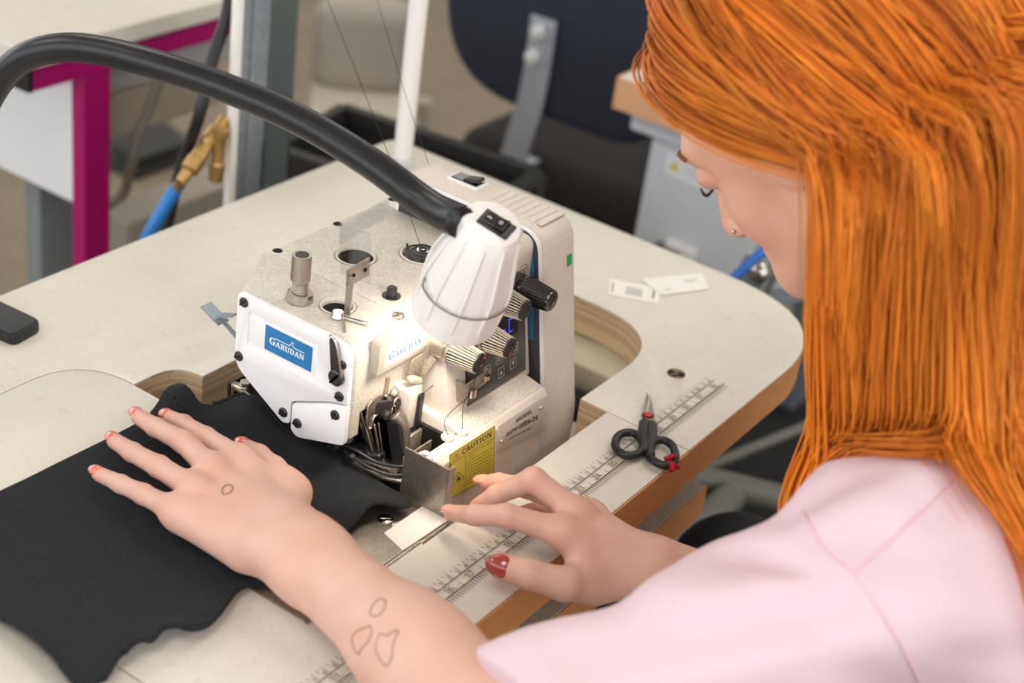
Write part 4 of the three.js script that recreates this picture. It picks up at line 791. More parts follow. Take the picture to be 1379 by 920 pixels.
{
  const p = at(338, 150, 1.78), t = thing('steel_post', 'galvanised steel post with white cable trunking rising behind the table', 'post', [p.x, -T, p.z]);
  part(t, 'channel', [box(p.x - .022, p.x + .024, -T, 1.5, p.z - .004, p.z, .001), box(p.x - .022, p.x - .0185, -T, 1.5, p.z - .007, p.z, .001), box(p.x + .0205, p.x + .024, -T, 1.5, p.z - .03, p.z, .001), box(p.x - .006, p.x + .008, -T, 1.5, p.z, p.z + .003, .001)], mt.galv);
  part(t, 'cable_trunking', box(p.x - .033, p.x - .0225, -T, 1.5, p.z - .006, p.z + .004, .002), mt.plastic);
  const q = at(378, 150, 1.98), u = thing('steel_post', 'dark grey steel post standing close behind the galvanised post', 'post', [q.x, -T, q.z]);
  part(u, 'channel', [box(q.x - .03, q.x + .022, -T, 1.5, q.z - .004, q.z, .001), box(q.x - .03, q.x - .026, -T, 1.5, q.z - .03, q.z, .001), box(q.x + .018, q.x + .022, -T, 1.5, q.z - .03, q.z, .001)], M({ color: hex('#66706e'), metalness: .3, roughness: .5 }));
}
{
  const t = thing('air_hose', 'black and blue air hose with brass couplings hanging beside the post', 'hose', at(250, 250, 1.72).setY(-.3).toArray());
  part(t, 'black_hose', tube([at(312, -20, 1.72), at(304, 25, 1.72), at(286, 80, 1.72), at(270, 150, 1.72), at(251, 205, 1.77), at(238, 248, 1.79), at(226, 300, 1.8), at(215, 350, 1.82)], .0068, 60, 12), mt.black);
  const a = at(303, 160, 1.76), b = at(243, 246, 1.735), d = b.clone().sub(a), L = d.length();
  mt.brass = M({ color: hex('#b8955c'), metalness: .7, roughness: .35 });
  part(t, 'brass_coupling', lathe([[0, 0], [.007, 0], [.0075, .012], [.010, .016], [.010, .034], [.008, .037], [.0092, .045], [.0092, L * .62], [.0105, L * .64], [.0105, L * .8], [.007, L * .84], [.0065, L], [0, L]], a, d, 24), mt.brass);
  part(t, 'brass_fitting', lathe([[0, 0], [.008, 0], [.009, .02], [.0065, .024], [.0065, .05], [.0085, .053], [.0085, .062], [0, .062]], at(290, 243, 1.77), V(.05, 1, .05), 18), mt.brass);
  part(t, 'ferrule', cyl(b, at(236, 256, 1.745), .0065, .0072), mt.chrome);
  part(t, 'blue_hose', tube([at(237, 254, 1.744), at(220, 282, 1.745), at(203, 312, 1.75), at(185, 350, 1.77)], .0078, 30, 14), M({ color: hex('#1d78c8'), roughness: .35 }));
}
solo('power_cable', tube([at(216, 100, 2.05), at(200, 150, 2.1), at(184, 185, 2.12), at(176, 225, 2.16), at(165, 262, 2.25), at(148, 275, 2.3)], .0075, 40, 10), M({ color: hex('#8f8a82'), roughness: .5 }), 'grey cable hanging behind the magenta table leg', 'cable');
{
  const a = at(150, 312, 2.35), b = at(330, 240, 2.55), t = thing('floor_beam', 'pale metal floor beam lying below the work table', 'beam', [a.x, a.y - .03, a.z]);
  part(t, 'beam', bar(a, b, .07, .05, Yv, .006), M({ color: hex('#a8a092'), roughness: .6 }));
  part(t, 'support', [bar(V(a.x + .05, -T, a.z), V(a.x + .05, a.y, a.z), .05, .05, Zp, .004)], M({ color: hex('#8b8478'), roughness: .6 }));
  part(t, 'support', [bar(V(b.x, -T, b.z), V(b.x, b.y, b.z), .05, .05, Zp, .004)], M({ color: hex('#8b8478'), roughness: .6 }));
}
{
  // pale moulded chair
  const m = M({ color: hex('#c4bcb0'), roughness: .55 }), c = at(490, 140, 3.0), t = thing('moulded_chair', 'pale grey moulded plastic chair standing behind the black trolley', 'chair', [c.x, -T, c.z]);
  const f = V(-.75, 0, .66), s = V(.66, 0, .75), P = (a, y, b) => c.clone().addScaledVector(s, a).addScaledVector(f, b).setY(y);
  const seatY = c.y - .02;
  part(t, 'seat', obox(P(0, seatY, .0), s, Yv, f, .1, .02, .12, .018), m);
  part(t, 'backrest', obox(P(0, seatY + .09, -.12), s, V(0, .97, 0).addScaledVector(f, -.2).normalize(), f.clone().addScaledVector(Yv, .2).normalize(), .1, .095, .05, .048), M({ color: hex('#a9a298'), roughness: .55 }));
  part(t, 'armrest', [bar(P(-.17, seatY + .1, -.1), P(-.17, seatY + .1, .14), .035, .025, Yv, .006)], m);
  for (const [a, b] of [[-.17, -.09], [-.17, .12], [.12, -.1], [.12, .12]]) part(t, 'leg', bar(P(a, -T, b), P(a, a < 0 ? seatY + .1 : seatY, b), .035, .035, f, .006), m);
  part(t, 'back_post', bar(P(-.17, seatY, -.1), P(-.16, seatY + .3, -.13), .03, .04, f, .006), m);
}
{
  const A = oy(462, 150, -.14), B = oy(722, 236, -.14), C = oy(372, 205, -.14), D = C.clone().add(B).sub(A), t = thing('black_trolley', 'black metal tray trolley standing behind the thread stand', 'trolley', A.clone().add(D).multiplyScalar(.5).setY(-T).toArray());
  const r = (p, q, h = 0) => bar(p.clone().add(V(0, h, 0)), q.clone().add(V(0, h, 0)), .018, .022, Yv, .003);
  mt.trolley = M({ color: hex('#2a2927'), roughness: .5 });
  for (const [p, q] of [[A, B], [B, D], [D, C], [C, A]]) part(t, 'rim_bar', r(p, q), mt.trolley);
  part(t, 'tray_bottom', (() => { const q = [A, B, D, C].map((v) => [v.x, v.z]); return slab(q, -.215, -.205); })(), M({ color: hex('#4b4640'), roughness: .6 }));
  for (const p of [A, B, C, D]) part(t, 'post', box(p.x - .011, p.x + .011, -T, -.14, p.z - .011, p.z + .011, .002), mt.trolley);
  part(t, 'tray_side', [[A, B], [B, D], [D, C], [C, A]].map(([p, q]) => bar(p.clone().setY(-.178), q.clone().setY(-.178), .004, .06)), mt.trolley);
}
{
  // office chair seen from behind
  const c = at(752, 20, 2.42), t = thing('office_chair', 'dark office chair with navy backrest and a bent steel bracket', 'chair', [c.x + .24, -T, c.z]);
  mt.navy = PH({ map: rep(dataTex(128, 128, (i, j) => { const n = (i % 8 < 2 ? -7 : 3) + (hash(i, j) - .5) * 9; return [36 + n, 41 + n, 53 + n]; }), 9), roughness: .9, sheen: .3, sheenColor: hex('#40506a') });
  mt.seat = PH({ map: rep(dataTex(128, 128, (i, j) => { const n = (hash(i >> 1, j >> 1) - .5) * 10; return [43 + n, 38 + n, 35 + n]; }), 9), roughness: .95, sheen: .2 });
  const yb = ox(700, 137, c.x).y - .015;
  part(t, 'backrest', prismX([[c.z - .205, yb, .15], [c.z - .24, yb + .48, .12], [c.z + .215, yb + .48, .12], [c.z + .2, yb, .1]], c.x, c.x + .045, .016), mt.navy);
  const sy = at(740, 215, 2.6).y;
  part(t, 'seat', box(c.x + .03, c.x + .5, sy - .075, sy + .01, c.z - .185, c.z + .235, .04), mt.seat);
  const b0 = at(735, 18, 2.4), q = (x, y) => ox(x, y, c.x - .006), z0 = q(718, 120).z;
  const pts = [q(733, 24), q(724, 90), q(714, 140), q(700, 185).add(V(.0, 0, 0)), q(688, 222)];
  const g = []; const cc = curve(pts).getPoints(24); for (let i = 1; i < cc.length; i++) g.push(bar(cc[i - 1], cc[i].clone().add(cc[i].clone().sub(cc[i - 1]).multiplyScalar(.12)), .046, .005, Xn, 0));
  const br = part(t, 'bracket', [g, bar(pts[4], pts[4].clone().add(V(.25, -.005, .0)), .046, .006, Yv)], M({ color: hex('#b4bac1'), metalness: .35, roughness: .4 }));
  for (const [x, y] of [[727, 42], [719, 76]]) part(br, 'bolt', [lathe([[0, .014], [.006, .014], [.006, .006], [.0125, .006], [.0125, 0], [0, 0]], q(x, y).add(V(-.003, 0, 0)), Xn, 12)], M({ color: hex('#e6e6e2'), metalness: .3, roughness: .3 }));
  part(t, 'column', cyl(V(c.x + .26, -T + .08, c.z), V(c.x + .26, sy - .07, c.z), .028, .028), mt.black);
  part(t, 'tilt_mechanism', box(c.x + .16, c.x + .36, sy - .11, sy - .076, c.z - .08, c.z + .08, .01), mt.black);
  for (let i = 0; i < 5; i++) { const a = i / 5 * 6.283 + .3, e = V(c.x + .26 + Math.cos(a) * .29, -T + .07, c.z + Math.sin(a) * .29); const l = part(t, 'base_arm', bar(V(c.x + .26, -T + .1, c.z), e, .045, .03, Yv, .008), mt.black); part(l, 'caster', new THREE.CylinderGeometry(.027, .027, .03, 20).rotateX(Math.PI / 2).rotateY(a).translate(e.x, -T + .027, e.z), mt.black); }
}
{
  // second sewing table at the right with its grey control box
  const x = .93, z = -.495, t = thing('second_table', 'second sewing table with an orange wooden edge behind the woman', 'table', [x + .4, -T, z + .5]);
  part(t, 'table_top', box(x + .002, x + .7, -.047, 0, z + .002, .75, .003), mt.laminate);
  part(t, 'edge_band', box(x, x + .0022, -.0465, -.0008, z, .75, .0008), mt.orange);
  part(t, 'edge_band', box(x + .0022, x + .7, -.0465, -.0008, z, z + .002, .0008), mt.orange);
  part(t, 'leg', box(x + .3, x + .36, -T, -.047, .55, .6, .005), mt.galv);
  part(t, 'leg', box(x + .6, x + .66, -T, -.047, z + .1, z + .15, .005), mt.galv);
  const bx = x + .02, u = thing('control_box', 'light grey metal control cabinet with a warning sticker under the second table', 'cabinet', [bx + .1, -T, z + .3]);
  mt.cab = M({ color: hex('#d3d8dc'), roughness: .42 }); const zE = ox(1006, 372, bx + .012).z, zL = ox(877, 176, bx + .012).z, zF2 = ox(849, 158, bx).z;
  part(u, 'housing', box(bx + .012, bx + .26, -.34, -.075, zL, zE, .012), mt.cab);
  part(u, 'top_flange', box(bx, bx + .27, -.077, -.0475, zF2, zE + .015, .006), mt.cab);
  const fx = bx + .0118, q = (a, b) => ox(a, b, fx);
  const s0 = q(897, 205), s1 = q(952, 240);
  part(u, 'screw', lathe([[0, .003], [.005, .002], [.006, 0], [0, 0]], q(893, 183), Xn, 14), mt.black);
  const st = [q(899, 204), q(957, 229), q(953, 259), q(895, 233)].map((v) => v.add(V(-.0008, 0, 0)));
  part(u, 'warning_sticker', sheet(...st), M({ roughness: .5, map: canvas(256, 160, (c) => { c.fillStyle = '#e9ecee'; c.fillRect(0, 0, 256, 160); c.fillStyle = '#d8cf2a'; c.beginPath(); c.moveTo(52, 42); c.lineTo(84, 108); c.lineTo(20, 108); c.fill(); c.fillStyle = '#55532a'; c.fillRect(49, 62, 6, 26); c.fillRect(49, 92, 6, 7); c.fillStyle = '#b9bec2'; for (let i = 0; i < 4; i++) c.fillRect(110, 46 + i * 18, 110, 5); }) }), null, true);
  const s2 = [q(962, 236), q(1000, 252), q(997, 268), q(959, 252)].map((v) => v.add(V(-.0008, 0, 0)));
  part(u, 'type_plate', sheet(...s2), M({ roughness: .5, map: canvas(128, 64, (c) => { c.fillStyle = '#dfe3e6'; c.fillRect(0, 0, 128, 64); c.fillStyle = '#6b737a'; c.fillRect(10, 24, 90, 16); }) }), null, true);
  const cn = q(895, 338); part(u, 'connector', [box(fx - .02, fx, cn.y - .02, cn.y + .012, cn.z - .012, cn.z + .03, .003)], M({ color: hex('#39404a'), roughness: .5 }));
  part(u, 'connector_plug', box(fx - .012, fx, cn.y + .004, cn.y + .022, cn.z + .004, cn.z + .05, .002), mt.plastic);
  const v = thing('air_valve', 'blue air tube with a grey fitting beside the control box', 'fitting', at(1012, 378, 1.8).toArray());
  part(v, 'blue_tube', tube([at(960, 405, 1.78), at(985, 379, 1.78), at(1012, 352, 1.78), at(1040, 330, 1.79)], .006, 20, 12), M({ color: hex('#1560b8'), roughness: .35 }));
  part(v, 'valve_body', [bar(at(1005, 400, 1.84), at(1028, 352, 1.84), .04, .03, Yv, .005)], M({ color: hex('#6d706c'), roughness: .4, metalness: .4 }));
  part(v, 'bracket', bar(at(1020, 395, 1.86), at(1120, 380, 1.95), .03, .03, Yv, .004), mt.galv);
  part(v, 'knob', new THREE.SphereGeometry(.013, 16, 12).translate(...at(1022, 366, 1.815).toArray()), mt.chrome);
}

solo('shade_mat', box(.2, 1.75, -T, -T + .012, -.66, .75, .005), M({ color: hex('#1d1e20'), roughness: .85 }), 'black floor mat added to stand for the shade between the two sewing tables', 'mat');  // added dark sheet, stands in for the shade below the tables

// ------------------------------------------------------------------ the woman
const woman = thing('person', 'woman with long orange hair and pale pink T-shirt bent over the sewing machine', 'person', [.14, -T, .3]);
{
  const hl = V(-.9915, -.129, -.014), hu = V(-.0775, .6751, -.7337), hf = V(.1041, -.7264, -.6794), O = V(.1169, .3524, .0987);
  const hp = (a, b, c) => O.clone().addScaledVector(hl, a).addScaledVector(hu, b).addScaledVector(hf, c);
  const E = (a, b, c, rx, ry, rz) => ell(hp(a, b, c), hl, hu, hf, rx, ry, rz);
  // left arm and hand
  const ph = (x, y, h) => oy(110 + x / 3.609, 530 + y / 3.609, h);
  const FL_ = {
    pinky: [[85, 392, .02], [190, 440, .024], [298, 488, .030], [468, 578, .034]], ring: [[160, 230, .02], [245, 285, .026], [375, 355, .033], [570, 480, .040]],
    middle: [[275, 112, .021], [360, 165, .027], [495, 235, .035], [640, 375, .043]], index: [[425, 118, .021], [495, 150, .026], [600, 215, .033], [775, 325, .040]],
    thumb: [[795, 262, .022], [862, 300, .026], [935, 365, .030], [1030, 480, .031]] };
  const Rr = { pinky: [.0058, .0066, .0074, .0088], ring: [.0064, .0073, .0083, .0094], middle: [.0066, .0075, .0086, .0098], index: [.0065, .0074, .0084, .0096], thumb: [.0072, .0082, .0092, .012] };
  const FLp = {}; for (const k in FL_) FLp[k] = FL_[k].map((q) => ph(...q));
  const WL = ph(990, 712, .033), EL = at(700, 1000, .965), SL = at(1180, 765, 1.02), SR = V(.30, .15, .25), WR0 = [1095, 585, 1.215];
  const p2 = ([x, y, d]) => at(580 + x / 3.609, 610 + y / 3.609, d - .008);
  const FRp = {
    index: [[100, 292, 1.222], [215, 303, 1.2], [370, 305, 1.185], [640, 385, 1.19]], middle: [[225, 262, 1.25], [320, 205, 1.235], [500, 128, 1.212], [730, 310, 1.21]],
    ring: [[270, 145, 1.262], [330, 145, 1.258], [460, 165, 1.24], [790, 305, 1.23]], pinky: [[450, 290, 1.255], [500, 285, 1.26], [590, 300, 1.26], [860, 400, 1.255]],
    thumb: [[345, 552, 1.165], [480, 592, 1.16], [650, 638, 1.168], [800, 630, 1.195]] };
  for (const k in FRp) FRp[k] = FRp[k].map(p2);
  const WR = p2(WR0), ER = V(.17, -.1, .26);
  const RrR = { pinky: [.0058, .0064, .0074, .0088], ring: [.0064, .0073, .0083, .0094], middle: [.0066, .0076, .0092, .0102], index: [.0064, .0076, .0088, .0104], thumb: [.0102, .0108, .0125, .015] };
  const hand = (Fp, R, W, El, thick, wr, ulna, heel) => {
    const fingers = [], palm = [];
    for (const k in Fp) {
      const p = Fp[k], r = R[k], segs = []; for (let i = 0; i < 3; i++) segs.push(cone(p[i], p[i + 1], r[i], r[i + 1]));
      fingers.push(blend(segs, .004));
      const root = W.clone().lerp(p[3], k === 'thumb' ? .3 : .18);
      palm.push(cone(p[3], root, r[3] * (k === 'thumb' ? 1.05 : 1), thick * (k === 'thumb' ? 1.0 : k === 'pinky' ? 1.05 : .92)));
    }
    const fore = blend([cone(W, W.clone().lerp(El, .12), wr, wr * 1.02), cone(W.clone().lerp(El, .1), W.clone().lerp(El, .62), wr, .0335), cone(W.clone().lerp(El, .55), El, .034, .037), ...(ulna ? [cone(ulna, ulna.clone().lerp(El, .1), .0085, .008)] : [])], .02);
    const webs = ['pinky', 'ring', 'middle', 'index'].map((k, i, a) => i < 3 && cone(Fp[k][3].clone().lerp(Fp[k][2], .12), Fp[a[i + 1]][3].clone().lerp(Fp[a[i + 1]][2], .12), .0055, .0055)).filter(Boolean);
    webs.push(cone(Fp.index[3].clone().lerp(W, .12), Fp.thumb[3].clone().lerp(Fp.thumb[2], .45), .0085, .009));
    const pf = blend([...palm, ...webs, ...(heel ? [heel] : [])], .013);
    return (x, y, z) => { let d = fingers[0](x, y, z); for (let i = 1; i < 5; i++) d = smin(d, fingers[i](x, y, z), .0025); return smin(smin(d, pf(x, y, z), .008), fore(x, y, z), .016); };
  };
  const handL = hand(FLp, Rr, WL, EL, .0165, .0272, ph(860, 740, .043), cone(ph(505, 600, .03), ph(790, 755, .03), .0125, .0165)), handR = hand(FRp, RrR, WR, ER, .0165, .0245);
  const tint = (base, spots) => (p) => {
    let r = base[0], g = base[1], b = base[2]; const n = noise.noise(p.x * 60, p.y * 60, p.z * 60) * .035 + noise.noise(p.x * 20, p.y * 20, p.z * 20 + 4) * .04;
    r += n * .6; g += n; b += n;
    for (const [c, rad, k] of spots) { const w = Math.exp(-p.distanceToSquared(c) / rad / rad) * k; r = mix(r, .72, w); g = mix(g, .25, w); b = mix(b, .19, w); }
    return [r, g, b];
  };
  const spotsOf = (Fp, k = 1) => Object.entries(Fp).flatMap(([n, p]) => [[p[0], .011, .5 * k], [p[1], .008, .22 * k], [p[2], .010, .3 * k], [p[3], .012, n === 'thumb' ? .15 : .3 * k]]);
  const base = [.70, .42, .315];
  const box3 = (ps, m) => { const lo = V(1e9, 1e9, 1e9), hi = lo.clone().negate(); ps.forEach((p) => { lo.min(p); hi.max(p); }); return [lo.subScalar(m), hi.addScalar(m)]; };
  const geos = [];
  geos.push(skin(handL, ...box3([...Object.values(FLp).flat(), WL, EL], .05), .0026, tint(base, spotsOf(FLp))));
  geos.push(skin(handR, ...box3([...Object.values(FRp).flat(), WR, ER], .048), .0026, tint(base, spotsOf(FRp, 1.2))));
  // head, neck and trunk
  const neck = cone(V(.125, .17, .275), hp(0, -.07, -.035), .056, .052);
  const headF = blend([E(0, .028, -.012, .075, .09, .096), E(0, -.032, .03, .054, .072, .054), E(0, -.085, .058, .032, .024, .028), cone(hp(.045, -.06, .0), hp(.02, -.095, .06), .022, .018), cone(hp(-.045, -.06, .0), hp(-.02, -.095, .06), .022, .018), E(.033, -.036, .05, .021, .022, .02), E(-.033, -.036, .05, .021, .022, .02), E(0, .022, .074, .045, .012, .014)], .022);
  const nose = blend([cone(hp(0, .006, .088), hp(0, -.038, .108), .006, .0085), E(0, -.043, .103, .0095, .0085, .0105), E(.011, -.045, .096, .0065, .006, .009), E(-.011, -.045, .096, .0065, .006, .009)], .008);
  const eyes = [E(.032, .002, .083, .015, .011, .012), E(-.032, .002, .083, .015, .011, .012)], lids = [E(.032, .003, .073, .0145, .012, .0125), E(-.032, .003, .073, .0145, .012, .0125)];
  const lips = [cone(hp(.017, -.072, .083), hp(0, -.069, .092), .003, .0055), cone(hp(-.017, -.072, .083), hp(0, -.069, .092), .003, .0055), cone(hp(.014, -.077, .083), hp(0, -.078, .09), .003, .0062), cone(hp(-.014, -.077, .083), hp(0, -.078, .09), .003, .0062)];
  const ears = [E(.073, -.008, -.014, .006, .028, .017), E(-.073, -.008, -.014, .006, .028, .017)];
  const headS = (x, y, z) => {
    let d = headF(x, y, z); d = smin(d, nose(x, y, z), .008);
    for (const f of eyes) d = smax(d, -f(x, y, z), .012);
    for (const f of lids) d = smin(d, f(x, y, z), .004);
    for (const f of lips) d = smin(d, f(x, y, z), .004);
    for (const f of ears) d = smin(d, f(x, y, z), .008);
    return smin(d, neck(x, y, z), .025);
  };
  const blush = [[hp(.05, -.03, .06), .035, .22], [hp(-.05, -.03, .06), .035, .22], [hp(0, -.045, .11), .014, .28], [hp(0, -.074, .09), .014, .75], [hp(.034, .004, .085), .018, .22], [hp(.076, -.01, -.01), .03, .2]];
  geos.push(skin(headS, ...(() => { const lo = V(-.02, .14, -.06), hi = V(.26, .5, .34); return [lo, hi]; })(), .0034, tint([.80, .455, .315], blush)));
  const trunk = blend([cone(V(.07, .085, .3), V(.21, .09, .29), .058, .058), cone(V(.12, .07, .315), V(.14, -.2, .46), .072, .095), cone(SL, V(.07, .1, .29), .034, .045), cone(SR, V(.21, .1, .28), .034, .045), cone(SL, SL.clone().lerp(EL, .5), .038, .03), cone(SL.clone().lerp(EL, .5), EL, .03, .036), cone(SR, ER, .047, .039), cone(V(.09, -.22, .46), V(.19, -.22, .46), .1, .1)], .05);
  geos.push(skin(trunk, V(-.35, -.34, .08), V(.42, .25, .62), .011, tint(base, [])));
  const body = part(woman, 'body', geos, mt.skin);
  // nails
  const nail = (F_, a, b, r, k, lab, len = 1) => {
    // sits on the back of the fingertip
    const d = a.clone().sub(b).normalize(), up = k.clone().addScaledVector(d, -k.dot(d)).normalize(), s = up.clone().cross(d);
    const c = a.clone().addScaledVector(d, .0022 - (len < 1 ? .003 : 0)).addScaledVector(up, r * .5);
    return part(woman, 'fingernail', new THREE.SphereGeometry(1, 20, 14).scale(r * .84, r * .56, r * 1.35 * len).applyMatrix4(new THREE.Matrix4().makeBasis(s, up, d).setPosition(c)), F_, lab);
  };
  for (const k of ['pinky', 'ring', 'middle', 'index']) nail(mt.nail, FLp[k][0], FLp[k][1], Rr[k][0], V(-.25, 1, .1), null);
  nail(mt.nail, FLp.thumb[0], FLp.thumb[1], Rr.thumb[0], V(-.1, .8, -.4), null);
  mt.nail2 = PH({ color: hex('#a23f2e'), roughness: .13, clearcoat: .9, clearcoatRoughness: .05 });
  const toCam = CP.clone().sub(FRp.thumb[0]).normalize();
  nail(mt.nail2, FRp.thumb[0], FRp.thumb[1], RrR.thumb[0], toCam, 'glossy brick red thumbnail', .9);
  mt.nail3 = PH({ color: hex('#e3a28e'), roughness: .2, clearcoat: .6 });
  nail(mt.nail3, FRp.index[0], FRp.index[1], RrR.index[0], V(.1, 1, -.5), null); nail(mt.nail3, FRp.ring[0], FRp.ring[1], RrR.ring[0], V(-.1, 1, -.1), null);
  // drawn outlines on the skin
  mt.ink = M({ color: hex('#8d7468'), roughness: .6 });
  const ink = (px, r, closed = true) => { const q = []; const cu = curve(px.map(([x, y]) => V(x, y, 0)), closed).getPoints(50); for (const v of cu) { const h = meet(handL, CP, ray(v.x, v.y), .85, 1.35); if (h) q.push(h); } if (q.length > 6) part(body, 'drawn_outline', tube(closed ? q.slice(0, -1) : q, r, 90, 6, closed), mt.ink); };
  ink([[299, 661], [301, 656], [307, 653], [313, 655], [312, 661], [306, 665], [301, 666]], .0005);
  ink([[498, 827], [503, 814], [512, 806], [519, 809], [517, 820], [509, 829], [501, 829]], .0004);
  ink([[474, 861], [478, 852], [490, 846], [498, 843], [500, 852], [494, 866], [486, 874], [484, 882], [478, 876]], .0004);
  ink([[508, 862], [512, 853], [520, 856], [526, 853], [536, 849], [530, 866], [527, 886], [521, 897], [513, 890], [506, 876]], .0004);
  // eyes, brows, stud
  for (const s of [1, -1]) {
    part(body, 'eyelash', tube([hp(s * .018, -.003, .082), hp(s * .026, -.008, .0875), hp(s * .034, -.009, .0875), hp(s * .042, -.006, .083), hp(s * .05, -.001, .076)], (t) => .0009 * (.4 + Math.sin(t * 3)), 24, 6), M({ color: hex('#3a211c'), roughness: .7 }));
    part(body, 'eyebrow', tube([hp(s * .012, .02, .0885), hp(s * .025, .0255, .0895), hp(s * .04, .027, .083), hp(s * .053, .021, .072)], (t) => .0018 * (.35 + Math.sin(t * 2.9)), 24, 6), M({ color: hex('#8a4a26'), roughness: .8 }));
  }
  part(body, 'nose_stud', new THREE.SphereGeometry(.0017, 14, 10).translate(...hp(.0178, -.043, .0985).toArray()), mt.chrome);

  // T-shirt: trunk with sleeves to the elbows, open at the hems
  const hemL = EL.clone().lerp(SL, .03), dL = EL.clone().sub(SL).normalize();
  const fold = (x, y, z) => .005 * Math.sin(34 * (x * .7 + y * .3 - z * .6) + 3 * Math.sin(17 * (y + z))) + .004 * noise.noise(x * 16, y * 16, z * 16) + .0018 * Math.sin(70 * (y + .6 * x) + 4 * noise.noise(x * 9, y * 9, z * 9));
  const slv = blend([cone(SL, SL.clone().lerp(EL, .28), .069, .058), cone(SL.clone().lerp(EL, .25), SL.clone().lerp(EL, .48), .056, .045), cone(SL.clone().lerp(EL, .46), hemL.clone().addScaledVector(dL, .03), .046, .0565)], .016);
  const chest = blend([cone(V(.06, .085, .3), V(.22, .09, .29), .082, .082), cone(V(.1, .09, .315), V(.12, -.22, .47), .112, .128), cone(V(.17, .09, .305), V(.17, -.22, .47), .112, .128), cone(V(-.02, .12, .275), V(.08, .125, .285), .06, .06), cone(SR, V(.2, .12, .28), .06, .06), cone(SR, SR.clone().lerp(ER, .75), .066, .06)], .045);
  const armIn = cone(EL, SL, .048, .047), neckHole = cone(V(.125, .15, .285), hp(0, -.06, -.04), .05, .07);
  const shirt0 = (x, y, z) => {
    const h = (x - hemL.x) * dL.x + (y - hemL.y) * dL.y + (z - hemL.z) * dL.z;
    let s = smax(slv(x, y, z), h - .004, .004);
    let d = smin(s, chest(x, y, z), .028);
    d += fold(x, y, z);
    return smax(d, -neckHole(x, y, z), .006);
  };
  const creases = [[[1145, 775], [985, 742], .013, .008], [[1140, 782], [960, 800], .014, -.006], [[1135, 800], [1000, 850], .016, .007], [[1060, 690], [1160, 640], .016, .006], [[1120, 700], [1240, 650], .018, -.006], [[1180, 800], [1330, 760], .02, .007], [[1190, 840], [1350, 850], .022, -.006], [[960, 850], [780, 880], .018, .006], [[1050, 880], [900, 905], .02, -.006], [[1260, 690], [1330, 640], .018, .006]].map(([a, b, w, k]) => { const p = meet(shirt0, CP, ray(...a), .5, 1.6), q = meet(shirt0, CP, ray(...b), .5, 1.6); return p && q && [cone(p, q, 0, 0), w, k]; }).filter(Boolean);
  const shirtF = (x, y, z) => { let d = shirt0(x, y, z); for (const [f, w, k] of creases) { const t = f(x, y, z) / w; if (t < 2.5) d += k * Math.exp(-t * t); } return d; };
  const shirt = part(woman, 't_shirt', skin(shirtF, V(-.36, -.36, .05), V(.42, .27, .64), .0062), PH({ color: hex('#e2c6ce'), roughness: .85, sheen: .3, sheenColor: hex('#ffe6ee'), bumpMap: rep(dataTex(128, 128, (i, j) => { const v = 128 + (hash(i, j) - .5) * 120; return [v, v, v]; }, false), 20), bumpScale: .0002 }));
  mt.seam = M({ color: hex('#e9c0cb'), roughness: .8 });
  const seam = (px) => { const q = []; for (const v of curve(px.map(([x, y]) => V(x, y, 0))).getPoints(30)) { const h = meet(shirtF, CP, ray(v.x, v.y), .6, 1.6); if (h) q.push(h); } if (q.length > 6) part(shirt, 'seam', tube(q, .0011, 60, 8), mt.seam); };
  seam([[1296, 640], [1215, 715], [1149, 771]]); seam([[1080, 690], [1110, 735], [1149, 771], [1190, 830], [1235, 911], [1250, 960]]);
  // dark trousers and shoes, mostly under the table
  const hipL = V(.07, -.27, .46), hipR = V(.23, -.27, .46), kL = V(.14, -.2, .02), kR = V(.34, -.22, .05), aL = V(.16, -.66, .05), aR = V(.36, -.66, .08);
  const trF = blend([cone(hipL, hipR, .12, .12), cone(hipL, kL, .1, .064), cone(hipR, kR, .1, .064), cone(kL, aL, .06, .042), cone(kR, aR, .06, .042)], .04);
  part(woman, 'trousers', skin(trF, V(-.12, -.72, -.12), V(.46, -.1, .64), .014), M({ color: hex('#15171b'), roughness: .9 }));
  for (const a of [aL, aR]) part(woman, 'shoe', skin(smaxFloor(blend([cone(a.clone().add(V(0, -.03, .02)), a.clone().add(V(0, -.045, -.14)), .045, .038)], .02)), a.clone().add(V(-.07, -.1, -.2)), a.clone().add(V(.07, .05, .1)), .008), M({ color: hex('#e5e2dc'), roughness: .6 }));
  function smaxFloor(f) { return (x, y, z) => smax(f(x, y, z), -T + .001 - y, .006); }

  // ---- hair: locks laid over the head, then hanging
  const scalp = E(0, .032, -.014, .079, .0945, .1), face = headF;
  const hit = (p, off) => {
    for (let it = 0; it < 2; it++) {
      let s = scalp(p.x, p.y, p.z) - off; if (s < 0) p.addScaledVector(grad(scalp, p), -s);
      s = face(p.x, p.y, p.z) - off * .6 - .002; if (s < 0) p.addScaledVector(grad(face, p), -s);
      s = neck(p.x, p.y, p.z) - off; if (s < 0) p.addScaledVector(grad(neck, p), -s);
      s = shirtF(p.x, p.y, p.z) - .004 - off * .35; if (s < 0) p.addScaledVector(grad(shirtF, p, .003), -s);
    }
  };
  const HP = [], HN = [], HC = [], HI = [];
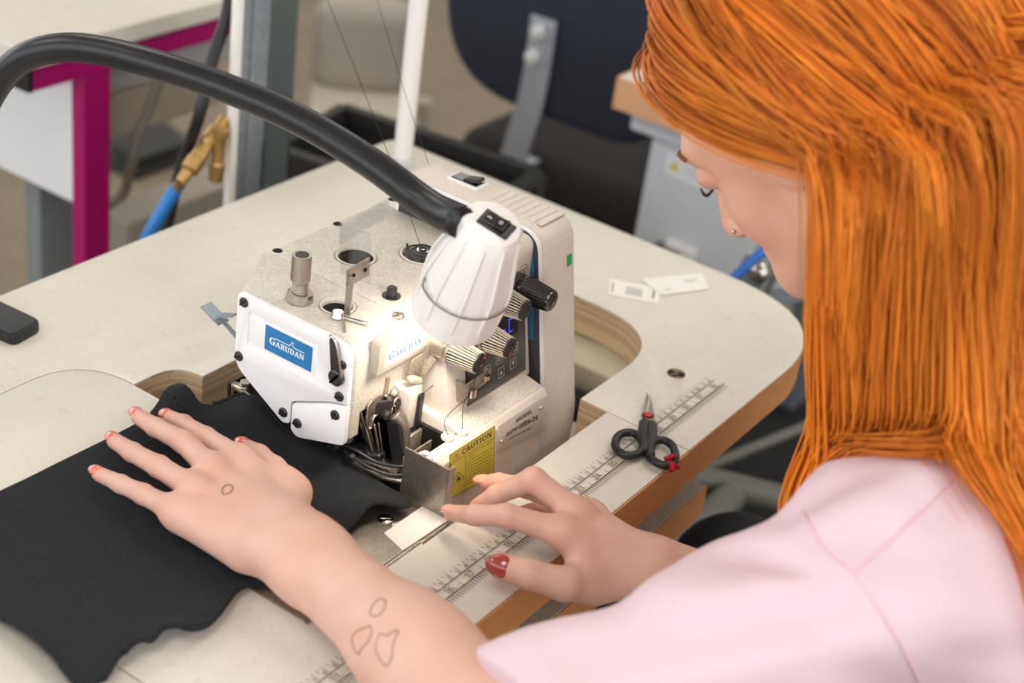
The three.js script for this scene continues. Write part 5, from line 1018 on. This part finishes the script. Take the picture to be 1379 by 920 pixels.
  const ribbon = (pts, w, col) => {
    const n = pts.length, s0 = HP.length / 3, t = V(), a = V(), b = V();
    for (let i = 0; i < n; i++) {
      t.subVectors(pts[Math.min(i + 1, n - 1)], pts[Math.max(i - 1, 0)]).normalize();
      a.set(t.y, t.z, t.x).cross(t).normalize(); b.crossVectors(t, a);
      const f = i / (n - 1), ww = w * (.55 + .45 * Math.min(1, f * 5)) * (f > .75 ? mix(1, .25, (f - .75) * 4) : 1);
      for (let j = 0; j < 3; j++) { const k = j * Math.PI / 1.5, x = Math.cos(k), y = Math.sin(k); HP.push(pts[i].x + (a.x * x + b.x * y) * ww, pts[i].y + (a.y * x + b.y * y) * ww, pts[i].z + (a.z * x + b.z * y) * ww); HN.push(a.x * x + b.x * y, a.y * x + b.y * y, a.z * x + b.z * y); HC.push(...col); }
    }
    for (let i = 0; i < n - 1; i++) for (let j = 0; j < 3; j++) { const p = s0 + i * 3 + j, q = s0 + i * 3 + (j + 1) % 3; HI.push(p, q, p + 3, q, q + 3, p + 3); }
  };
  const g0 = V(0, -1, 0);
  const guides = [], earC = 0.0;
  for (let n = 0, tries = 0; n < 430 && tries < 9000; tries++) {
    // direction on the scalp, in head axes
    const u = rnd(-1, 1), w = rnd(0, 6.2832), q = Math.sqrt(1 - u * u), dl = Math.cos(w) * q, df = Math.sin(w) * q, du = u;
    if (df > .02 && du < .17 + df * .7) continue;              // face
    if (du < -.62 || (df > -.55 && Math.abs(dl) > .5 && du < .02)) continue;
    n++;
    const root = hp(dl * .079, .032 + du * .0945, -.014 + df * .1), side = Math.abs(dl) < .1 ? (rnd() < .5 ? 1 : -1) : Math.sign(dl);
    const az = Math.atan2(Math.abs(dl), df), bk = sstep(.5, 2.8, az), azT = mix(2.04, 3.0, bk) + rnd(-.06, .16);
    const target = hp(side * Math.sin(azT) * .082, rnd(-.036, -.006), -.014 + Math.cos(azT) * .102);
    const lift = rnd(.004, mix(.013, .034, bk)), len = mix(rnd(.33, .37), rnd(.42, .55), sstep(.25, .8, bk));
    const p = root.clone(), pts = [p.clone()], d = V(0, 0, 0), st = .011, N = Math.round(len / st);
    const wave = rnd(0, 6.28), wav = V(rnd(-1, 1), 0, rnd(-1, 1)).multiplyScalar(.07);
    const gd = V(.02, -1, rnd(.13, .2) + .12 * bk).normalize();
    let free = du < .02 ? 1 : 0, go = free;
    for (let i = 0; i < N; i++) {
      const nrm = grad(scalp, p, .002);
      if (!go && (p.distanceTo(target) < .026 || p.clone().sub(O).dot(hu) < -.036)) go = 1;
      if (go) free = Math.min(1, free + .16);
      const comb = target.clone().sub(p); comb.addScaledVector(nrm, -comb.dot(nrm)).normalize();
      const want = comb.multiplyScalar(1 - free).addScaledVector(gd, free).addScaledVector(wav, free * Math.sin(wave + i * .28)).normalize();
      i ? d.lerp(want, .5).normalize() : d.copy(want.addScaledVector(nrm, .12)).normalize();
      const o = p.clone(); p.addScaledVector(d, st); hit(p, Math.min(lift, .003 + i * .003));
      const m = p.clone().sub(o); if (m.length() > 1e-5) { d.copy(m.normalize()); p.copy(o).addScaledVector(d, st); }
      pts.push(p.clone());
    }
    for (let it = 0; it < 3; it++) for (let i = 1; i < pts.length - 1; i++) pts[i].multiplyScalar(2).add(pts[i - 1]).add(pts[i + 1]).multiplyScalar(.25);
    guides.push(pts);
  }
  for (const pts of guides) {
    const c = curve(pts), tone = rnd(.74, 1.2), n = 26, m = 26;
    for (let k = 0; k < n; k++) {
      const L = rnd(.8, 1), a = rnd(0, 6.28), R = .017 * Math.sqrt(rnd()), j = V(Math.cos(a) * R, rnd(-.006, .006), Math.sin(a) * R), ph0 = rnd(0, 6.28), o = [];
      for (let i = 0; i <= m; i++) { const f = i / m, q = c.getPoint(f * L), sp = .5 + .55 * Math.sin(Math.min(1, f * 1.1) * 2.6); o.push(q.addScaledVector(j, sp).add(V(Math.sin(f * 7 + ph0) * .001, 0, Math.cos(f * 6 + ph0) * .001))); }
      const t = tone * rnd(.86, 1.16), y = rnd(-.02, .04);
      ribbon(o, rnd(.0006, .0012), [.84 * t, (.248 + y) * t * (.82 + .18 * tone), .026 * t]);
    }
  }
  const hg = new THREE.BufferGeometry(); hg.setAttribute('position', new THREE.Float32BufferAttribute(HP, 3)); hg.setAttribute('normal', new THREE.Float32BufferAttribute(HN, 3)); hg.setAttribute('color', new THREE.Float32BufferAttribute(HC, 3)); hg.setIndex(HI);
  // scalp layer under the locks
  const capF = (x, y, z) => { const d = scalp(x, y, z) - .004, v = V(x, y, z).sub(O), c = v.dot(hf), b = v.dot(hu); return smax(d, Math.min(c + .004, (c * .75 - b + .03) * .8) , .004); };
  const cg = skin(capF, O.clone().addScalar(-.15), O.clone().addScalar(.15), .005, () => [.42, .11, .012]);
  part(woman, 'hair', [cg, hg], PH({ vertexColors: true, roughness: .38, specularIntensity: .6, sheen: .25, sheenRoughness: .4, sheenColor: hex('#ff9a4a') }));
  console.log('hair triangles', HI.length / 3);
}
renderer.render(scene, camera);
